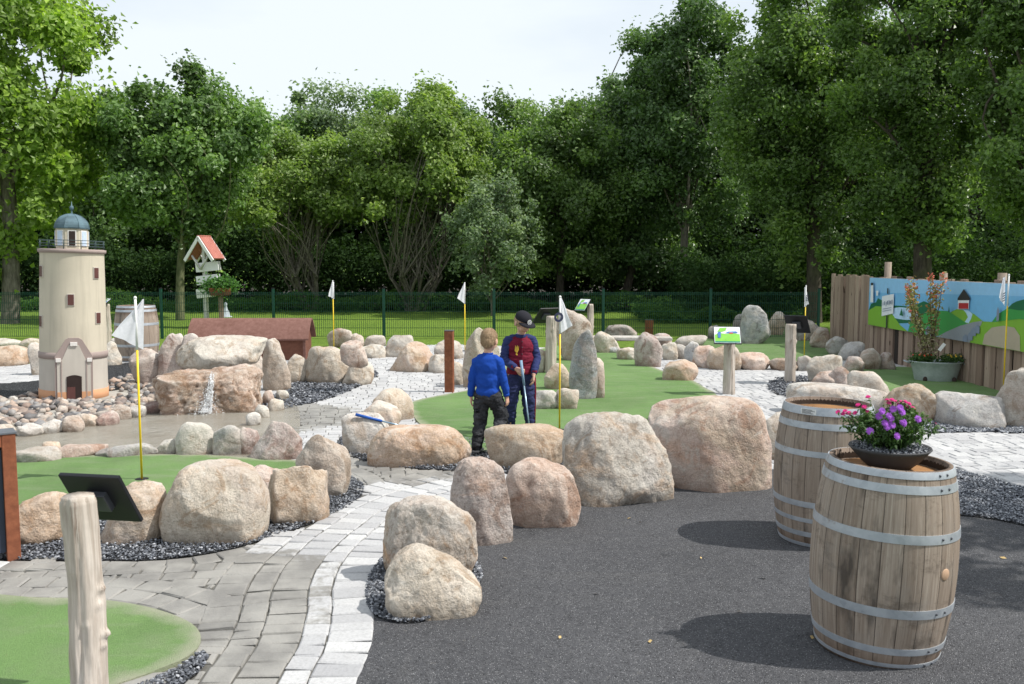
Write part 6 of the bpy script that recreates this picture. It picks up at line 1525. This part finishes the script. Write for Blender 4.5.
def tree(px, pby, Y, crown_px, kind, label, n_leaf=30000, size=.16, clump=.75, bark=BARK, stems=1, trunk_r=.16, seed=1, dr=.8, name='leafy_tree', group='trees behind the course', gaps=.2, shell=.5, fork=.35, dens=1.0, low=-1.0, cat='tree'):
    rg = np.random.default_rng(seed); x0, y0, x1, y1 = crown_px
    X = AT(px, pby, Y)[0]; xl, zt = AT(x0, y0, Y); xr, zb = AT(x1, y1, Y); cx = (xl + xr) / 2
    r = empty(name, (X, Y, 0), 0, label, cat, group); c = ((cx - X), 0, (zt + zb) / 2); rx, rz = (xr - xl) / 2, (zt - zb) / 2; rad = (rx * .90, rx * dr, rz * .93)
    V, Fc, T, P = crown_leaves(rg, c, rad, n_leaf, size, clump, dens, shell, gaps=gaps, low=low)
    m = MB()
    base_r = trunk_r
    for s_ in range(stems):
        a0 = rg.uniform(0, 2 * PI); sp = 0 if stems == 1 else .35
        b0 = Vector((math.cos(a0) * sp * rg.random(), math.sin(a0) * sp * rg.random(), -.1))
        fz = zb + (zt - zb) * fork if stems == 1 else max(.8, zb * .7)
        tx = c[0] * .5 if stems == 1 else c[0] * .4 + math.cos(a0) * rx * .32
        ty = 0 if stems == 1 else math.sin(a0) * rx * .35
        f = Vector((tx + rg.normal() * .15, ty, fz)); r1 = base_r * (1 if stems == 1 else rg.uniform(.5, 1))
        trunk = limb(m, b0, f, r1 * 1.25, r1 * .75, rg, .03 if stems == 1 else .05, 10)
        nb = 16 if stems == 1 else 5
        for q in rg.choice(len(P), min(nb, len(P)), replace=False):
            tgt = Vector(P[q]); st = trunk[-1] if rg.random() < .55 else trunk[int(rg.integers(5, 10))]
            if tgt.z < st.z - .3: st = trunk[5]
            L = limb(m, st, tgt, r1 * rg.uniform(.28, .5), .015, rg, .10)
            for _ in range(2 if stems == 1 else 0):
                t2 = Vector(P[int(rg.integers(len(P)))])
                if (t2 - L[3]).length < rx * .9: limb(m, L[3], t2, r1 * .18, .01, rg, .1, 4)
    m.build('trunk', bark, r)
    link_mesh('crown', np_mesh('crown', V, Fc, 4, False, {'tint': T}), LEAFM[kind], r)
    return r
# front row, from the left of the picture to the right
tree(10, 320, 26.5, (-150, -110, 118, 262), 'bright', 'tall bright yellow-green ash tree filling the upper left corner', 62000, .19, .95, seed=21, trunk_r=.22, dr=.7, gaps=.12)
tree(180, 318, 28.0, (88, 62, 268, 246), 'mid', 'round dark green oak with a mossy forked trunk behind the lighthouse', 52000, .15, .62, BARKG, seed=22, trunk_r=.125, fork=.10, dr=.85, shell=.45)
tree(312, 292, 33.5, (228, 128, 372, 262), 'olive', 'broad multi-stemmed olive green bush behind the second flag', 36000, .15, .62, BARK, stems=16, trunk_r=.07, seed=23, name='multi_stem_tree', low=-.4)
tree(415, 292, 33.0, (340, 92, 500, 262), 'olive', 'tall olive green hazel with many thin stems behind the third flag', 46000, .15, .62, BARK, stems=16, trunk_r=.07, seed=24, name='multi_stem_tree', low=-.4)
tree(493, 306, 30.5, (440, 168, 545, 300), 'silver', 'small grey-green young tree standing apart right behind the mesh fence', 15000, .12, .42, BARK, seed=25, trunk_r=.06, gaps=.3, name='young_tree', fork=.05)
tree(560, 300, 34.5, (480, 96, 640, 290), 'deep', 'light leafed green maple between the grey-green young tree and the dark beech', 46000, .15, .65, BARKD, seed=26, trunk_r=.14)
tree(620, 300, 35.5, (566, 76, 702, 300), 'dark', 'dark green beech left of the tall pale trunk', 40000, .16, .7, BARKD, seed=27, trunk_r=.15)
tree(681, 306, 33.0, (618, -20, 770, 235), 'dark', 'tall dark tree with a bare pale trunk in the middle right of the wood', 50000, .15, .62, BARK, seed=28, trunk_r=.15, fork=.1, gaps=.3)
tree(815, 300, 27.0, (712, -60, 900, 275), 'deep', 'large oak reaching out of the picture above the left end of the palisade', 70000, .125, .66, BARKD, seed=29, trunk_r=.2, dr=.7, gaps=.4, shell=.4)
tree(925, 300, 23.5, (835, -160, 1040, 262), 'deep', 'huge spreading oak hanging over the mural board', 76000, .12, .66, BARKD, seed=30, trunk_r=.22, dr=.55, gaps=.42, shell=.4)
tree(1075, 300, 20.5, (975, -120, 1130, 275), 'deep', 'overhanging tree cut off by the right edge behind the palisade', 52000, .115, .6, BARKD, seed=31, trunk_r=.2, dr=.6, gaps=.42, shell=.4)
# back row that closes the sky line
BR = 'back row of the wood'
for i, (cx, top, w, kd, lb) in enumerate(((-60, 60, 220, 'bright', 'bright tree at the far left of the back row'), (110, 92, 160, 'mid', 'tree top filling the dip right of the ash in the back row'), (205, 84, 150, 'dark', 'dark tree top just behind the oak with the forked trunk'), (272, 92, 130, 'mid', 'round tree top behind the left side of the multi-stemmed bush'), (330, 76, 130, 'silver', 'feathery grey-green tree top, highest of the middle back row'),
        (392, 86, 120, 'mid', 'back row tree top peeping over the hazel'), (440, 80, 110, 'dark', 'pointed dark tree top above the grey-green young tree'), (505, 96, 130, 'deep', 'tree top in the low part of the sky line'), (565, 94, 120, 'mid', 'mid green tree top behind the maple'), (612, 84, 120, 'dark', 'dark tree top left of the tall pale trunk'),
        (655, 30, 110, 'dark', 'high dark tree top rising beside the gap of sky'), (735, 40, 160, 'deep', 'back row tree right of the gap of sky'), (830, -10, 190, 'dark', 'shaded back row tree above the palisade'), (960, -30, 220, 'dark', 'shaded back row tree behind the spreading oak'))):
    tree(cx, 296, 41.0 + (i % 3) * 1.6, (cx - w / 2 - 12, top, cx + w / 2 + 12, 286), kd, lb, 26000, .18, .85, BARKD, seed=50 + i, trunk_r=.2, group=BR, dr=.7, dens=.9)
# a tree standing outside the right edge; its crown throws the dappled shade on the asphalt
def side_tree():
    r = empty('leafy_tree', (9.5, 4.9, 0), 0, 'tree just outside the right edge that shades the asphalt', 'tree', 'trees behind the course'); rg = np.random.default_rng(77)
    V, Fc, T, P = crown_leaves(rg, (0, 0, 5.2), (2.5, 2.0, 1.6), 15000, .15, .5, .55, .35, gaps=.45)
    m = MB(); tk = limb(m, (0, 0, -.1), (0, 0, 4.0), .16, .10, rg, .02)
    for q in rg.choice(len(P), 12, replace=False): limb(m, tk[-1], P[q], .05, .01, rg)
    m.build('trunk', BARK, r); link_mesh('crown', np_mesh('crown', V, Fc, 4, False, {'tint': T}), LEAFM['mid'], r)
side_tree()
# dense wood that reads as one mass, dark undergrowth and the nettle edge
def mass(name, label, x0, x1, y0, y1, z0, z1, n, size, kind, seed, lumpy=.4):
    rg = np.random.default_rng(seed); x = rg.uniform(x0, x1, n); y = rg.uniform(y0, y1, n)
    hmax = np.array([z1 * (1 + lumpy * noise.noise(Vector((a * .35, b * .2, seed))) + lumpy * .6 * noise.noise(Vector((a * 1.1, b * .6, seed + 5)))) for a, b in zip(x, y)])
    u = rg.random(n) ** .6; z = z0 + (hmax - z0) * u
    V, Fc, T = leaves(np.stack([x, y, z], 1), rg.normal(size=(n, 3)) + (0, -.3, .8), size, 1.5, .2, np.clip(rg.normal(.45, .2, n) + (u - .6) * .3, 0, 1), rg)
    o = link_mesh(name, np_mesh(name, V, Fc, 4, False, {'tint': T}), LEAFM[kind]); o['kind'] = 'stuff'; o['label'] = label
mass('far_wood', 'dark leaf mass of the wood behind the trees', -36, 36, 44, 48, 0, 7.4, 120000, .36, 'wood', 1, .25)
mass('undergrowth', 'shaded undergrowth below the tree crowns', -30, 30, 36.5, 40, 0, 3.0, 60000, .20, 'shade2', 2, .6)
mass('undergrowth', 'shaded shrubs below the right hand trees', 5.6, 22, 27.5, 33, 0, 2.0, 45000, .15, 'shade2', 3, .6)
mass('nettles', 'low green nettles along the edge of the wood', -26, 18, 32.0, 35.5, 0, .50, 42000, .11, 'under', 4, .9)
mass('nettles', 'low green weeds in front of the shaded trees', 4.0, 10.5, 27.0, 30.5, 0, .55, 14000, .10, 'under', 6, .9)
fl_ = zone([(0, 0)] * 1) if False else np.array([(-60, 33.2), (60, 33.2), (60, 70), (-60, 70)])
sheet('forest_floor', fl_, .16, plain('leaf_litter', (.03, .024, .015), .95, scale=3))
